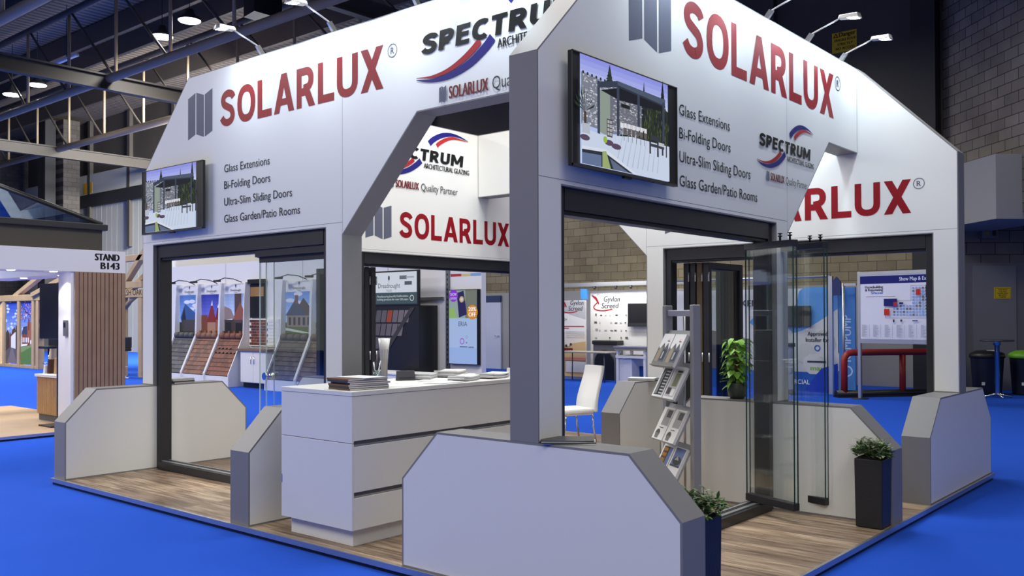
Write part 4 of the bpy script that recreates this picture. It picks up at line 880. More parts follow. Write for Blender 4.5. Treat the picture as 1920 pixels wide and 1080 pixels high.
def town(p, w_, h, kind):
    for i in range(10): p.rect(0, h*(.45+.055*i), w_, h*(.505+.055*i), lin(150-11*i, 178-11*i, 222-4*i))
    for k in range(16 if kind == 0 else 5): x, y = rnd.uniform(.0, .9)*w_, rnd.uniform(.55, .98)*h; p.add(circle(x, y, w_*.10, 10, h*.02), lin(*([168, 190, 226] if k % 2 else [206, 214, 232])))
    if kind == 0:
        p.add([(0, 0), (w_, 0), (w_, h*.30), (0, h*.28)], lin(98, 92, 92)); p.add([(w_*.1, 0), (w_*.9, 0), (w_*.5, h*.3)], lin(126, 116, 112))
        p.add([(0, h*.2), (w_*.25, h*.25), (w_*.25, h*.5), (w_*.12, h*.55), (0, h*.5)], lin(70, 62, 58)); p.add([(w_*.25, h*.25), (w_*.42, h*.28), (w_*.42, h*.48), (w_*.3, h*.52)], lin(110, 70, 60))
        p.add([(w_*.42, h*.26), (w_*.8, h*.24), (w_*.8, h*.52), (w_*.6, h*.48), (w_*.42, h*.44)], lin(226, 226, 228)); p.add([(w_*.42, h*.44), (w_*.6, h*.48), (w_*.8, h*.52), (w_*.7, h*.60), (w_*.5, h*.54)], lin(86, 66, 60)); p.rect(w_*.8, h*.24, w_, h*.62, lin(58, 50, 50))
    elif kind == 1:
        p.rect(0, 0, w_, h*.30, lin(92, 128, 64)); p.add([(0, h*.18), (w_, h*.3), (w_, h*.34), (0, h*.27)], lin(130, 150, 100))
        p.rect(w_*.1, h*.30, w_*.75, h*.5, lin(128, 76, 58)); p.add([(w_*.05, h*.48), (w_*.8, h*.48), (w_*.62, h*.62), (w_*.2, h*.60)], lin(62, 70, 92)); p.rect(w_*.55, h*.4, w_, h*.68, lin(150, 98, 80)); p.rect(w_*.62, h*.55, w_*.72, h*.74, lin(110, 62, 50))
        for k in range(4): p.rect(w_*(.16+.15*k), h*.35, w_*(.24+.15*k), h*.43, lin(232, 232, 232))
        p.add([(0, h*.28), (w_*.5, h*.30), (w_*.6, h*.33), (w_*.05, h*.32)], lin(228, 230, 232))
        p.add(ribbon([(0, h*.98), (w_*.35, h*.86), (w_*.7, h*.80), (w_*.95, h*.72)], w_*.03), lin(52, 40, 44)); p.add(ribbon([(w_*.35, h*.86), (w_*.4, h*.76), (w_*.3, h*.68)], w_*.02), lin(52, 40, 44))
        for k in range(70): x, y = rnd.uniform(.02, .95)*w_, rnd.uniform(.72, .98)*h; p.q.append((circle(x, y, w_*.03, 6, h*.010), lin(196, 120+rnd.randint(0, 40), 170), p.k))
        p.k += 1
    elif kind == 2:
        p.rect(0, 0, w_, h*.32, lin(30, 40, 30)); p.add([(w_*.1, h*.3), (w_*.8, h*.3), (w_*.8, h*.5), (w_*.45, h*.64), (w_*.1, h*.5)], lin(236, 232, 224))
        for k in range(4): p.rect(w_*(.14+.18*k), h*.3, w_*(.18+.18*k), h*.52, lin(44, 36, 34))
        p.add([(w_*.05, h*.48), (w_*.45, h*.68), (w_*.9, h*.48), (w_*.9, h*.53), (w_*.45, h*.73), (w_*.05, h*.53)], lin(70, 48, 40))
    else:
        p.rect(0, 0, w_, h, lin(64, 46, 36))
        for k in range(5): p.add([(w_*.0, h*(.1+.2*k)), (w_*.5, h*(.3+.2*k)), (w_, h*(.1+.2*k)), (w_, h*(.14+.2*k)), (w_*.5, h*(.36+.2*k)), (0, h*(.15+.2*k))], lin(*[(150, 110, 70), (100, 70, 46)][k % 2]))
        p.rect(w_*.1, 0, w_*.9, h*.25, lin(196, 206, 220)); p.rect(w_*.45, 0, w_*.5, h*.6, lin(110, 78, 50))
def opanel(y0, y1, z0, z1, kind):
    p = Pic((-.04, oy(y0), z0+.06), (0, -1, 0), (0, 0, 1), (-1, 0, 0)); town(p, y0-y1, z1-z0, kind); MB().box((-.038, oy(y1), z0+.06), (.03, oy(y0), z1+.06)).build('panel_board', WPAINT, OK_); p.build('printed_panel', OK_)
opanel(26.8, 25.82, .07, 2.06, 0); opanel(25.62, 24.72, .07, 2.06, 1); opanel(24.2, 23.45, .9, 2.06, 2); opanel(23.25, 22.5, .8, 2.0, 3); opanel(20.4, 19.1, .9, 2.0, 3)
p = Pic((-.112, oy(24.3), 2.2), (0, -1, 0), (0, 0, 1), (-1, 0, 0)); p.text('WELSH OAK FRAME', .55, .02, .12, lin(70, 56, 44), 1.7); p.text('WELSH OAK', 5.25, .02, .16, lin(40, 32, 28), 1.35); p.build('lettering', OK_)
t = thing('display_board', 'white display board with a dark arched picture at the left edge', 'display board', (5.3, 28.1, -.06)); MB().box((0, -.75, 0), (.06, .75, 2.2)).build('board', WPAINT, t)
p = Pic((-.002, .7, .1), (0, -1, 0), (0, 0, 1), (-1, 0, 0)); town(p, 1.3, 1.65, 3); p.build('printed_panel', t)
def stool(x, y, label):
    t = thing('bar_stool', label, 'stool', (x, y, -.06), .3, 'black bar stools'); BL = mat('black_leather', (.012, .012, .014), .5)
    MB().box((-.2, -.2, .72), (.2, .2, .80)).build('seat', BL, t, .03); MB().box((.15, -.2, .80), (.2, .2, 1.1)).build('backrest', BL, t, .02); MB().tube([(0, 0, .02), (0, 0, .72)], .025, n=10).build('stem', CHROME, t)
    MB().lathe([(0, 0), (.21, 0), (.21, .012), (.05, .03), (.02, .06)], n=24).build('base', CHROME, t); MB().tube([(.0, -.0, .3)]+[(.16*math.cos(a*.5), .16*math.sin(a*.5), .3) for a in range(13)], .01, n=6).build('footrest', CHROME, t)
stool(4.75, 21.9, 'black bar stool seen left of the kiosk post'); stool(4.85, 18.75, 'black bar stool by the oak frame, left of its pair'); stool(4.95, 18.0, 'black bar stool by the oak frame, right of its pair')
t = thing('poseur_table', 'dark red topped table beside the bar stools', 'table', (4.95, 20.2, -.06)); MB().box((-.35, -.6, .98), (.35, .6, 1.03)).build('tabletop', mat('dark_red', lin(96, 30, 28), .4), t, .01); MB().tube([(0, 0, 0), (0, 0, .98)], .05, n=10).build('column', DARK, t); MB().box((-.3, -.3, 0), (.3, .3, .02)).build('base', DARK, t)

# ------------------------------------------------------------------ roof tile stand (seen through the left and back doorways)
TX = 5.6
t = thing('display_wall', 'long white display wall of the roof tile stand', 'display wall', (TX, 11.5, -.06))
MB().box((0, -5.85, 0), (.12, 5.9, 2.93)).build('wall_board', WPAINT, t)
for y in (14.05, 12.58, 11.0, 9.6, 8.2): MB().box((-.003, y-11.5-.004, 2.3), (0, y-11.5+.004, 2.93)).build('panel_joint', GAP, t)
MB().box((-.03, 6.5-11.5-.045, .3), (0, 6.5-11.5+.045, 2.9)).build('slotted_upright', mat('slotted_metal', lin(120, 124, 132), .4, .5), t)
m = MB()
for k in range(26): m.box((-.033, 6.5-11.5-.012, .4+k*.095), (-.0301, 6.5-11.5+.012, .44+k*.095))
m.build('upright_slots', BLACK, t); MB().box((-.05, 6.6-11.5, 1.93), (-.0, 8.9-11.5, 1.99)).build('wall_rail', ALU, t)
p = Pic((-.002, 6.44-11.5, 2.37), (0, -1, 0), (0, 0, 1), (-1, 0, 0)); p.rect(0, 0, .28, .05, lin(170, 60, 72)); p.rect(.28, 0, .52, .05, lin(214, 196, 130)); p.rect(.52, 0, .78, .05, lin(130, 168, 206)); p.build('colour_stripe', t)
t = thing('low_cabinet', 'long low white cabinet in front of the tile screen and light box', 'cabinet', (4.5, 6.9, -.06)); MB().box((-.30, -1.3, .06), (.28, .55, .58)).build('carcass', WPAINT, t, .004); MB().box((-.32, -1.32, .58), (.29, .57, .61)).build('top', WPAINT, t, .004); MB().box((-.25, -1.25, 0), (.28, .5, .06)).build('plinth', BLACK, t)
struct(box('wall_partition', (6.7, 8.0, -.06), (6.8, 18.3, 4.0), mat('cream_board', lin(214, 212, 204), .6)))
TCOL = {'slate': (lin(72, 72, 76), lin(88, 88, 92)), 'mixed': (lin(126, 88, 72), lin(104, 76, 66)), 'red': (lin(120, 74, 60), lin(102, 64, 54)), 'brown': (lin(84, 76, 74), lin(70, 64, 62)), 'umber': (lin(96, 80, 70), lin(80, 68, 62))}
def house(p, w_, h, kind):
    c = [(90, 130, 196), (62, 70, 166), (150, 170, 206), (120, 156, 212), (130, 160, 200)][kind]
    for i in range(8): p.rect(0, h*(.3+.0875*i), w_, h*(.3875+.0875*i), lin(*[min(255, int(v+ (7-i)*9)) for v in c]))
    if kind in (0, 3):
        for k in range(5): p.add(circle(w_*rnd.uniform(.1, .9), h*rnd.uniform(.6, .95), w_*.16, 12, h*.05), lin(222, 228, 238))
    if kind == 0:
        p.rect(0, 0, w_, h*.30, lin(50, 60, 50)); p.add([(w_*.05, h*.42), (w_*.28, h*.78), (w_, h*.45), (w_, h*.32), (w_*.1, h*.32)], lin(64, 92, 146)); p.rect(w_*.1, h*.06, w_*.92, h*.36, lin(76, 72, 72)); p.add([(w_*.1, h*.36), (w_*.24, h*.68), (w_*.34, h*.36)], lin(46, 50, 60))
    elif kind == 1:
        p.rect(0, 0, w_*.3, h*.48, lin(130, 76, 60)); p.rect(w_*.62, 0, w_, h*.42, lin(146, 96, 76)); p.rect(w_*.3, 0, w_*.68, h*.32, lin(170, 130, 108)); p.add([(w_*.26, h*.30), (w_*.72, h*.30), (w_*.54, h*.72), (w_*.48, h*.72)], lin(132, 52, 48)); p.add([(w_*.66, h*.36), (w_*.98, h*.36), (w_*.82, h*.66), (w_*.78, h*.66)], lin(120, 48, 46)); p.add([(w_*.47, h*.72), (w_*.55, h*.72), (w_*.53, h*.86)], lin(236, 236, 240)); p.add([(w_*.77, h*.66), (w_*.84, h*.66), (w_*.81, h*.76)], lin(236, 236, 240))
    elif kind == 2:
        p.rect(0, 0, w_, h*.36, lin(74, 62, 58)); p.rect(w_*.45, h*.3, w_*.75, h*1.0, lin(86, 72, 72)); p.add([(w_*.35, h*.36), (w_*.7, h*.80), (w_, h*.36)], lin(142, 88, 78)); p.add([(0, h*.36), (w_*.45, h*.40), (w_*.3, h*.62), (0, h*.70)], lin(150, 132, 128)); p.rect(w_*.5, 0, w_*.8, h*.28, lin(40, 40, 42)); p.rect(w_*.05, h*.04, w_*.3, h*.3, lin(48, 48, 52))
    else:
        p.rect(0, 0, w_, h*.3, lin(96, 110, 72)); p.rect(w_*.05, h*.2, w_*.95, h*.48, lin(142, 128, 120)); p.add([(0, h*.46), (w_*.35, h*.82), (w_*.9, h*.46)], lin(76, 84, 104)); p.add([(w_*.5, h*.7), (w_*.65, h*.86), (w_, h*.56), (w_, h*.46), (w_*.75, h*.46)], lin(92, 80, 80)); p.rect(w_*.35, h*.72, w_*.46, h*.92, lin(120, 90, 80))
        for k in range(5): p.rect(w_*(.12+.17*k), h*.24, w_*(.2+.17*k), h*.42, lin(60, 60, 66))
        p.add([(0, h*.12), (w_, h*.02), (w_, h*.06), (0, h*.18)], lin(200, 204, 200)); p.rect(0, 0, w_, h*.06, lin(70, 98, 52))
def tree_logo(p, u, v, s, col): p.add(circle(u, v+s*.5, s*.16, 10, s*.3), col); p.rect(u-s*.03, v, u+s*.03, v+s*.3, col)
def tile_display(y0, y1, tint, kind, scal, label):
    t = thing('tile_display', label, 'tile display', (TX, (y0+y1)/2, -.06), 0, 'sloping roof tile displays'); hw = (y1-y0)/2
    for s in (-1, 1):
        ya, yb = s*hw-(.03 if s > 0 else -.0), s*hw+(.0 if s > 0 else .03); o = [(0, 0), (-.60, 0), (-.60, .28), (-.20, 1.18), (-.17, 2.1), (-.14, 2.44), (0, 2.44)]
        MB().prism([(a, ya, b) for a, b in o], [(a, yb, b) for a, b in o]).build('side_panel', WPAINT, t)
    MB().box((-.57, -hw+.03, 0), (-.55, hw-.03, .24)).build('base_panel', WPAINT, t); MB().box((-.06, -hw+.03, 1.15), (-.002, hw-.03, 2.42)).build('back_board', WPAINT, t)
    p = Pic((-.062, hw-.04, 1.2), (0, -1, 0), (0, 0, 1), (-1, 0, 0)); house(p, 2*hw-.08, .98, kind); p.text('Dreadnought', hw-.04, 1.04, .052, lin(60, 58, 60), .44, 0, 'c'); p.text('TILES', hw-.04, .995, .026, lin(80, 78, 80), .13, 0, 'c'); tree_logo(p, hw-.04, 1.11, .12, lin(60, 62, 60)); p.build('poster', t)
    A, B = Vector((-.15, 0, 1.14)), Vector((-.555, 0, .25)); d = (B-A); L = d.length; d.normalize(); n = Vector((d.z, 0, -d.x)); n = n if n.z > 0 else -n
    c1, c2 = TCOL[tint]; M1, M2, MS = mat('tile_'+tint, c1, .75, noise=.25, nscale=6), mat('tile_alt_'+tint, c2, .75, noise=.25, nscale=6), mat('tile_under', (.02, .018, .017), .9)
    MB().obox(tuple(A-n*.03+Vector((0, -hw+.035, 0))), tuple(d*L), (0, 2*hw-.07, 0), tuple(n*.025)).build('slope_board', MS, t)
    m = MB(); rows = 9; r_ = random.Random(int(y0*10))
    for i in range(rows):
        o_ = .5*(i % 2); cols = 6; tw = (2*hw-.08)/cols
        for j in range(-1, cols):
            ya, yb = max(-hw+.04, -hw+.04+(j+o_)*tw), min(hw-.04, -hw+.04+(j+o_+1)*tw)
            if yb-ya < .02: continue
            s0 = A+d*(L*i/rows)+n*.0; s1 = d*(L/rows*1.04)
            if scal and i in (2, 3):
                m.face([tuple(s0+Vector((0, ya, 0))+n*.014), tuple(s0+Vector((0, yb, 0))+n*.014), tuple(s0+s1*.6+Vector((0, yb, 0))+n*.024), tuple(s0+s1+Vector((0, (ya+yb)/2, 0))+n*.026), tuple(s0+s1*.6+Vector((0, ya, 0))+n*.024)], r_.choice([M1, M2])); continue
            m.obox(tuple(s0+Vector((0, ya+.002, 0))+n*.002), tuple(s1+n*.014), (0, yb-ya-.004, 0), tuple(n*.013), r_.choice([M1, M1, M2]))
    m.build('roof_tiles', M1, t)
    m = MB()
    for j in range(4):
        w_ = (2*hw-.1)/4; yy = -hw+.05+w_*j; c0 = A+n*.02
        m.tube([tuple(c0+Vector((0, yy, .02))), tuple(c0+Vector((0, yy+w_*.92, .02)))], .075, M1, n=10)
        if scal or tint == 'mixed': m.box((c0.x-.02, yy+w_*.3, c0.z+.07), (c0.x+.02, yy+w_*.6, c0.z+.14), M1)
    m.build('ridge_tiles', M1, t)
    MB().tube([(-.1, -hw*.6, 2.44), (-.22, -hw*.3, 2.52), (-.3, hw*.2, 2.55), (-.34, hw*.6, 2.5)], .012, n=6).build('light_arm', DARK, t); MB().box((-.40, hw*.55, 2.46), (-.28, hw*.85, 2.51)).build('light_head', DARK, t, .01)
tile_display(15.08, 16.09, 'slate', 0, False, 'roof display of dark grey slates with a blue steep roof poster'); tile_display(14.05, 15.07, 'mixed', 1, False, 'roof display of orange brown tiles under an oast house poster'); tile_display(13.0, 14.04, 'red', 2, True, 'roof display of red tiles with scalloped rows and gable poster')
tile_display(10.50, 11.58, 'brown', 3, False, 'roof display of dark brown tiles seen through the glass leaves'); tile_display(9.40, 10.49, 'umber', 4, False, 'roof display of umber tiles half hidden by the door jamb')
t = thing('base_cabinet', 'white two-door cabinet with brown worktop between tile displays', 'cabinet', (5.18, 12.25, -.06)); 
MB().box((0, -.5, .12), (.40, .5, .84)).build('body', WPAINT, t); MB().box((.05, -.48, 0), (.40, .48, .12)).build('plinth', BLACK, t); MB().box((-.06, -.57, .84), (.40, .72, .89)).build('worktop', mat('brown_worktop', lin(120, 96, 82), .5), t)
for s in (-1, 1):
    dr = MB().box((-.02, min(.004*s, .496*s), .13), (-.001, max(.004*s, .496*s), .835)).build('door', WHITE, t, .003); MB().tube([(-.04, .06*s, .55), (-.04, .06*s, .73)], .009, n=8).build('handle', CHROME, dr)
t = thing('brick_panel', 'sample panel of brown brick slips and white slats above the cabinet', 'sample panel', (TX-.051, 12.38, .88)); MB().box((0, -.6, 0), (.049, .6, .64)).build('backing', WPAINT, t); m = MB(); r_ = random.Random(2); BR = [mat('brick_slip_%d' % k, c, .8) for k, c in enumerate((lin(98, 54, 42), lin(84, 48, 40), lin(126, 62, 46)))]
for i in range(9):
    for j in range(5): y = .57-.13*j-(.065 if i % 2 else 0); m.box((-.012, y-.118, .03+i*.066), (0, y, .03+i*.066+.055), BR[r_.randint(0, 2)])
m.build('brick_slips', BR[0], t); m = MB()
for i in range(8): m.box((-.012, -.58, .03+i*.076), (0, -.16, .03+i*.076+.066))
m.build('white_slats', WPAINT, t)
t = thing('sample_board', 'black sample board with a header strip above the brick slips', 'sample board', (TX-.041, 12.66, 1.54)); MB().box((0, -.32, 0), (.039, .30, .86)).build('board', BLACK, t); MB().box((-.008, -.25, .50), (0, .28, .72)).build('sample', mat('sample_tan', lin(150, 112, 66), .6), t); MB().box((-.06, -.34, .80), (0, .32, .90)).build('header_strip', BLACK, t)
t = thing('tile_screen_stand', 'black sample stand with a lit logo screen on top', 'display stand', (TX-.5, 7.24, -.06)); X0 = -.06
MB().box((X0, -.50, 1.83), (0, .75, 2.50)).build('screen_case', BLACK, t, .006)
MB().prism([(-.05, -.50, 0), (.45, -.50, 0), (.45, .75, 0), (-.05, .75, 0)], [(-.05, -.50, 1.83), (.45, -.50, 1.83), (.45, .75, 1.83), (-.05, .75, 1.83)]).build('body', BLACK, t)
p = Pic((X0-.001, .73, 1.86), (0, -1, 0), (0, 0, 1), (-1, 0, 0)); p.rect(0, 0, 1.19, .61, lin(218, 224, 238)); p.rect(0, 0, 1.19, .22, lin(66, 86, 98)); p.text('Dreadnought', .42, .31, .09, lin(70, 72, 78), .62, 0, 'c'); p.text('TILES', .42, .24, .035, lin(90, 90, 94), .16, 0, 'c'); tree_logo(p, .42, .42, .16, lin(60, 60, 64)); p.rect(.72, .47, .92, .54, lin(110, 116, 126)); p.rect(.86, .36, 1.06, .43, lin(90, 94, 104)); p.rect(.90, .49, 1.12, .52, lin(170, 176, 190)); p.text('Manufacturing beautiful Staffordshire', .08, .13, .038, lin(220, 226, 230), .88); p.text('building products for over 200 years', .08, .07, .038, lin(220, 226, 230), .88); p.add(ribbon(circle(1.06, .11, .05), .012, True), lin(230, 234, 236)); p.build('screen_picture', t, attr_mat('screen_soft', .8), .0004)
p = Pic((-.052, .74, .70), (0, -1, 0), (0, 0, 1), (-1, 0, 0))
for i in range(4):
    for j in range(6):
        u0 = .02+j*.16-(.02*i); c = lin(150, 74, 54) if (i == 0 and j == 2) else lin(*[g*1 for g in ((92+j*6, 88+j*5, 90+j*5))]); e = 1.06-.27*i
        if u0+.1 < e: p.add([(u0+.05, 1.04-.26*i), (min(u0+.19, e+.05), 1.04-.26*i), (min(u0+.14, e), .81-.26*i), (u0, .81-.26*i)], c)
p.add([(1.02, 1.09), (1.14, 1.09), (.16, .0), (.04, .0)], lin(62, 62, 64)); p.build('tile_samples', t)
t = thing('light_box', 'tall lit advertising panel with an orange discount roundel', 'advert', (TX-.001, 6.04, .66)); MB().box((-.09, -.37, 0), (0, .37, 1.40)).build('case', BLACK, t, .005)
p = Pic((-.0912, .355, .015), (0, -1, 0), (0, 0, 1), (-1, 0, 0)); p.rect(0, 0, .71, 1.37, lin(172, 196, 240)); p.rect(0, 0, .71, .3, lin(158, 186, 240)); p.rect(0, .85, .71, 1.37, lin(150, 172, 168)); p.rect(.42, .85, .71, 1.37, lin(120, 126, 116)); p.add([(.0, .85), (.2, .85), (.12, 1.05), (0, 1.02)], lin(150, 190, 110)); p.add([(.2, 1.32), (.38, 1.36), (.46, .92), (.26, .86)], lin(42, 36, 96)); p.add(circle(.33, 1.2, .06), lin(196, 170, 110)); p.add(circle(.33, 1.2, .035), lin(214, 214, 220)); p.add(circle(.12, 1.27, .115), lin(138, 60, 214)); p.text('SHOW', .12, 1.27, .05, lin(216, 190, 246), .16, .05, 'c'); p.text('OFFERS', .12, 1.2, .04, lin(216, 190, 246), .17, .05, 'c'); p.add(circle(.60, .96, .135), lin(222, 146, 30)); p.text('20%', .60, .98, .075, (1, 1, 1), .19, .06, 'c'); p.text('OFF', .60, .88, .075, (1, 1, 1), .18, .06, 'c'); p.text('ERIA', .25, .70, .085, lin(66, 72, 92), .22, .0); p.add(ribbon(circle(.34, .42, .05), .02, True), lin(160, 110, 210)); p.add(ribbon(circle(.46, .5, .025), .008, True), lin(120, 160, 230)); p.rect(.28, .31, .48, .325, lin(70, 76, 100)); p.rect(.50, .30, .64, .325, lin(120, 130, 156)); p.rect(.44, .38, .47, .41, lin(120, 130, 170)); p.build('screen_picture', t, attr_mat('screen_soft', .8), .0004)

# hall back wall: white door with blue header
t = thing('hall_door', 'white single door under a blue header on the block wall', 'door', (14.45, 13.28, -.06)); MB().box((-.05, -.44, 0), (.0, .44, 2.05)).build('door_leaf', mat('pale_blue_grey', lin(190, 196, 214), .5), t, .004); MB().box((-.06, -.44, 2.06), (0, .9, 2.26)).build('header_panel', mat('blue_header', lin(30, 48, 92), .5), t); MB().tube([(-.05, -.36, 1.02), (-.1, -.36, 1.02), (-.1, -.24, 1.02)], .014, n=8).build('handle', CHROME, t)

# ------------------------------------------------------------------ screed stand behind the nearest doorway
def screed_logo(p, u, v, s):
    p.add(ribbon(smooth([(u, v+s*.55), (u+s*.2, v+s*.42), (u+s*.34, v+s*.2)], 4), [s*.02, s*.05, s*.08, s*.09, s*.1, s*.09, s*.08, s*.06, s*.03]), lin(150, 40, 44)); p.add(ribbon(smooth([(u+s*.3, v+s*.3), (u+s*.1, v+s*.12), (u+s*.2, v+s*.0), (u+s*.55, v-.04*s), (u+s*.95, v+s*.02)], 4), s*.045), lin(170, 44, 48))
    p.text('Gyvlon', u+s*.55, v+s*.30, s*.2, lin(70, 72, 76), s*.72, .03, shear=.15); p.text('Screed', u+s*.45, v+s*.05, s*.2, lin(70, 72, 76), s*.75, .03, shear=.15)
t = thing('display_wall', 'white screed stand wall with red swirl logo and rows of small fittings', 'display wall', (12.55, 6.7, -.06)); MB().box((0, -1.9, 0), (.08, 1.44, 2.26)).build('wall_board', mat('off_white_board', lin(216, 214, 208), .6), t); SB = t
p = Pic((-.002, 1.42, 0), (0, -1, 0), (0, 0, 1), (-1, 0, 0)); screed_logo(p, .02, 1.78, .68); r_ = random.Random(8)
for i in range(7):
    for j in range(7):
        if r_.random() < .62 or j == 0:
            u = .12+j*.155+r_.uniform(-.02, .02); v = 1.62-i*.19; p.rect(u, v, u+r_.uniform(.03, .09), v+r_.uniform(.02, .08 if j == 0 else .045), lin(*[r_.choice([60, 84, 150, 176])]*3))
p.build('printed_panel', t)
t = thing('lighting_rail', 'aluminium lighting rail above the white screed wall', 'rail', (12.55, 6.7, -.06))
MB().box((-.2, -1.9, 2.38), (-.1, 2.6, 2.48)).build('top_rail', ALU, t); MB().box((-.2, 2.5, 0), (-.1, 2.6, 2.38)).build('rail_post', ALU, t); MB().box((-.2, -1.9, 0), (-.1, -1.8, 2.38)).build('rail_post', ALU, t); MB().box((-.16, 1.44, 2.05), (-.10, 1.64, 2.32)).build('blue_sign', mat('bright_blue', lin(60, 130, 200), .5), t)
for k, y in enumerate((1.2, .55, .1, -.4)):
    MB().lathe([(0, 0), (.03, 0), (.04, .07), (.0, .08)], (-.15, y, 2.30), n=10).build('spot_lamp', STEEL, t)
    d = bpy.data.lights.new('lamp_light', 'SPOT'); d.energy = 55; d.spot_size = R(140); d.spot_blend = 1; d.shadow_soft_size = .1; l = link(bpy.data.objects.new('lamp_light', d), t); l.location = (-.75, y, 2.9); l.rotation_euler = Vector((.5, 0, -.8)).to_track_quat('-Z', 'Y').to_euler()
t = thing('television', 'blank black screen on the white screed stand wall', 'television', (12.50, 6.66, 1.29)); MB().box((-.05, -.40, 0), (-.01, .27, .58)).build('case', BLACK, t, .005); MB().box((-.055, -.40, 0), (-.01, .27, .09)).build('lower_trim', STEEL, t); MB().box((-.01, -.1, .2), (.048, .1, .4)).build('wall_bracket', DARK, t)
t = thing('roller_banner', 'grey topped roller banner with red swirl logo beside the screed wall', 'banner', (12.2, 8.55, -.06)); MB().box((0, -.52, .06), (.012, .62, 2.02)).build('banner_sheet', WPAINT, t); MB().box((-.08, -.54, 0), (.1, .64, .07)).build('base_case', ALU, t)
p = Pic((-.002, .62, .07), (0, -1, 0), (0, 0, 1), (-1, 0, 0)); p.rect(0, 0, 1.13, 1.94, lin(222, 220, 216)); p.rect(0, 0, 1.13, .95, lin(196, 166, 120)); p.add([(0, .75), (1.13, .9), (1.13, 1.1), (0, 1.18)], lin(214, 206, 196)); p.add([(0, 1.5), (.5, 1.62), (1.13, 1.46), (1.13, 1.94), (0, 1.94)], lin(178, 178, 180)); screed_logo(p, .32, 1.66, .58); p.text('THERMIO+', .04, 1.42, .085, lin(90, 92, 96), .50); p.rect(.02, 1.27, 1.08, 1.30, lin(180, 80, 80)); p.rect(.02, 1.22, .6, 1.245, lin(180, 90, 90))
for k in range(4): p.rect(.5, 1.14-.05*k, 1.1, 1.15-.05*k, lin(160, 160, 162))
p.rect(.0, .62, .72, .72, lin(108, 30, 30)); 
for k in range(9): p.add(circle(.06+.075*k, .78+.02*(k % 3), .035, 8), lin(*[(60, 60, 62), (210, 210, 210)][k % 2]))
p.rect(.45, .40, 1.13, .48, lin(190, 120, 104)); p.rect(.5, .1, 1.13, .38, lin(214, 212, 208)); p.build('printed_panel', t)
def folding_table(x, y, hw, hd, h, label):
    t = thing('folding_table', label, 'table', (x, y, -.06)); MB().box((-hd, -hw, h-.03), (hd, hw, h)).build('tabletop', mat('table_grey', lin(150, 146, 138), .5), t, .006)
    for sx in (-1, 1):
        for sy in (-1, 1): MB().tube([(sx*hd*.8, sy*hw*.85, h-.03), (sx*hd*.85, sy*hw*.88, 0)], .014, n=8).build('leg', mat('table_leg', lin(84, 92, 100), .4, .5), t)
    return t
folding_table(11.7, 7.62, .78, .32, .74, 'grey folding table in front of the roller banner')
t = thing('arch_display', 'dark grey display block with a black arched opening and black lid', 'display block', (12.36, 7.50, -.06)); MB().box((-.12, -.38, 0), (.16, .34, .90)).build('block', mat('block_grey', lin(98, 98, 102), .5), t, .005); MB().box((-.16, -.40, .90), (.17, .36, 1.0)).build('lid', BLACK, t, .02)
m = MB(); q = [(.30, 0), (.30, .45)]+[(.30*math.cos(R(a)), .45+.32*math.sin(R(a))) for a in range(15, 180, 15)]+[(-.30, .45), (-.30, 0)]; m.prism([(-.124, a, b) for a, b in q], [(-.14, a*.94, b*.97) for a, b in q]); m.build('arched_opening', BLACK, t)
t = thing('demonstration_bench', 'white framed bench with a layered floor sample on top', 'bench', (11.7, 6.15, -.06)); 
for sx in (-.3, .3):
    for sy in (-.38, .38): MB().box((sx-.03, sy-.03, 0), (sx+.03, sy+.03, .80)).build('leg', WPAINT, t)
MB().box((-.34, -.42, .62), (.34, .42, .68)).build('shelf', WPAINT, t); MB().box((-.36, -.44, .80), (.36, .44, .86)).build('sample_top', mat('sample_layer', lin(176, 160, 132), .7), t); MB().box((-.38, -.46, .86), (.38, .46, .90)).build('top_edge', ALU, t); MB().box((-.28, .0, .02), (.30, .34, .60)).build('white_panel', WPAINT, t); MB().box((.05, -.36, .02), (.12, .0, .42)).build('blue_panel', mat('mid_blue', lin(38, 84, 150), .5), t)

# ------------------------------------------------------------------ heat pump stand (seen through the far right doorway)
t = thing('display_wall', 'blue and white heat pump stand wall with curved print', 'display wall', (11.95, 3.5, -.06)); MB().box((0, -2.05, 0), (.08, 2.1, 2.19)).build('wall_board', WPAINT, t)
p = Pic((-.002, 2.1, 0), (0, -1, 0), (0, 0, 1), (-1, 0, 0)); BL1, BL2, BL3 = lin(92, 152, 216), lin(40, 92, 180), lin(168, 196, 228)
p.rect(0, 0, 4.15, 2.19, lin(206, 206, 208)); p.rect(0, 0, 4.15, .42, BL2); p.add(smooth([(4.15, 2.19), (3.4, 2.19), (3.25, 1.85), (2.9, 1.72), (2.5, 1.68), (2.2, 1.45), (2.8, 1.25), (3.4, 1.3), (4.15, 1.75)], 5), BL1)
for k in range(24): p.add(circle(2.6+r_.uniform(0, 1.4), .55+r_.uniform(0, .6), .22, 10), lin(*[r_.randint(188, 212)]*3))
p.add([(.2, .42), (2.2, .42), (2.2, 1.1), (1.2, 1.3), (.2, 1.0)], lin(112, 104, 100))
for k in range(60): p.q.append((circle(.3+r_.uniform(0, 1.8), .48+r_.uniform(0, .6), .05, 6), lin(*[r_.randint(84, 150)]*3), p.k))
p.k += 1; p.add(ribbon(circle(1.75, 1.85, .16), .05, True), BL2); p.add(ribbon([(1.65, 1.85), (1.85, 1.85)], .05), BL2); p.text('KEMPUMP', 2.0, 1.82, .14, lin(70, 74, 84), .95, .03)
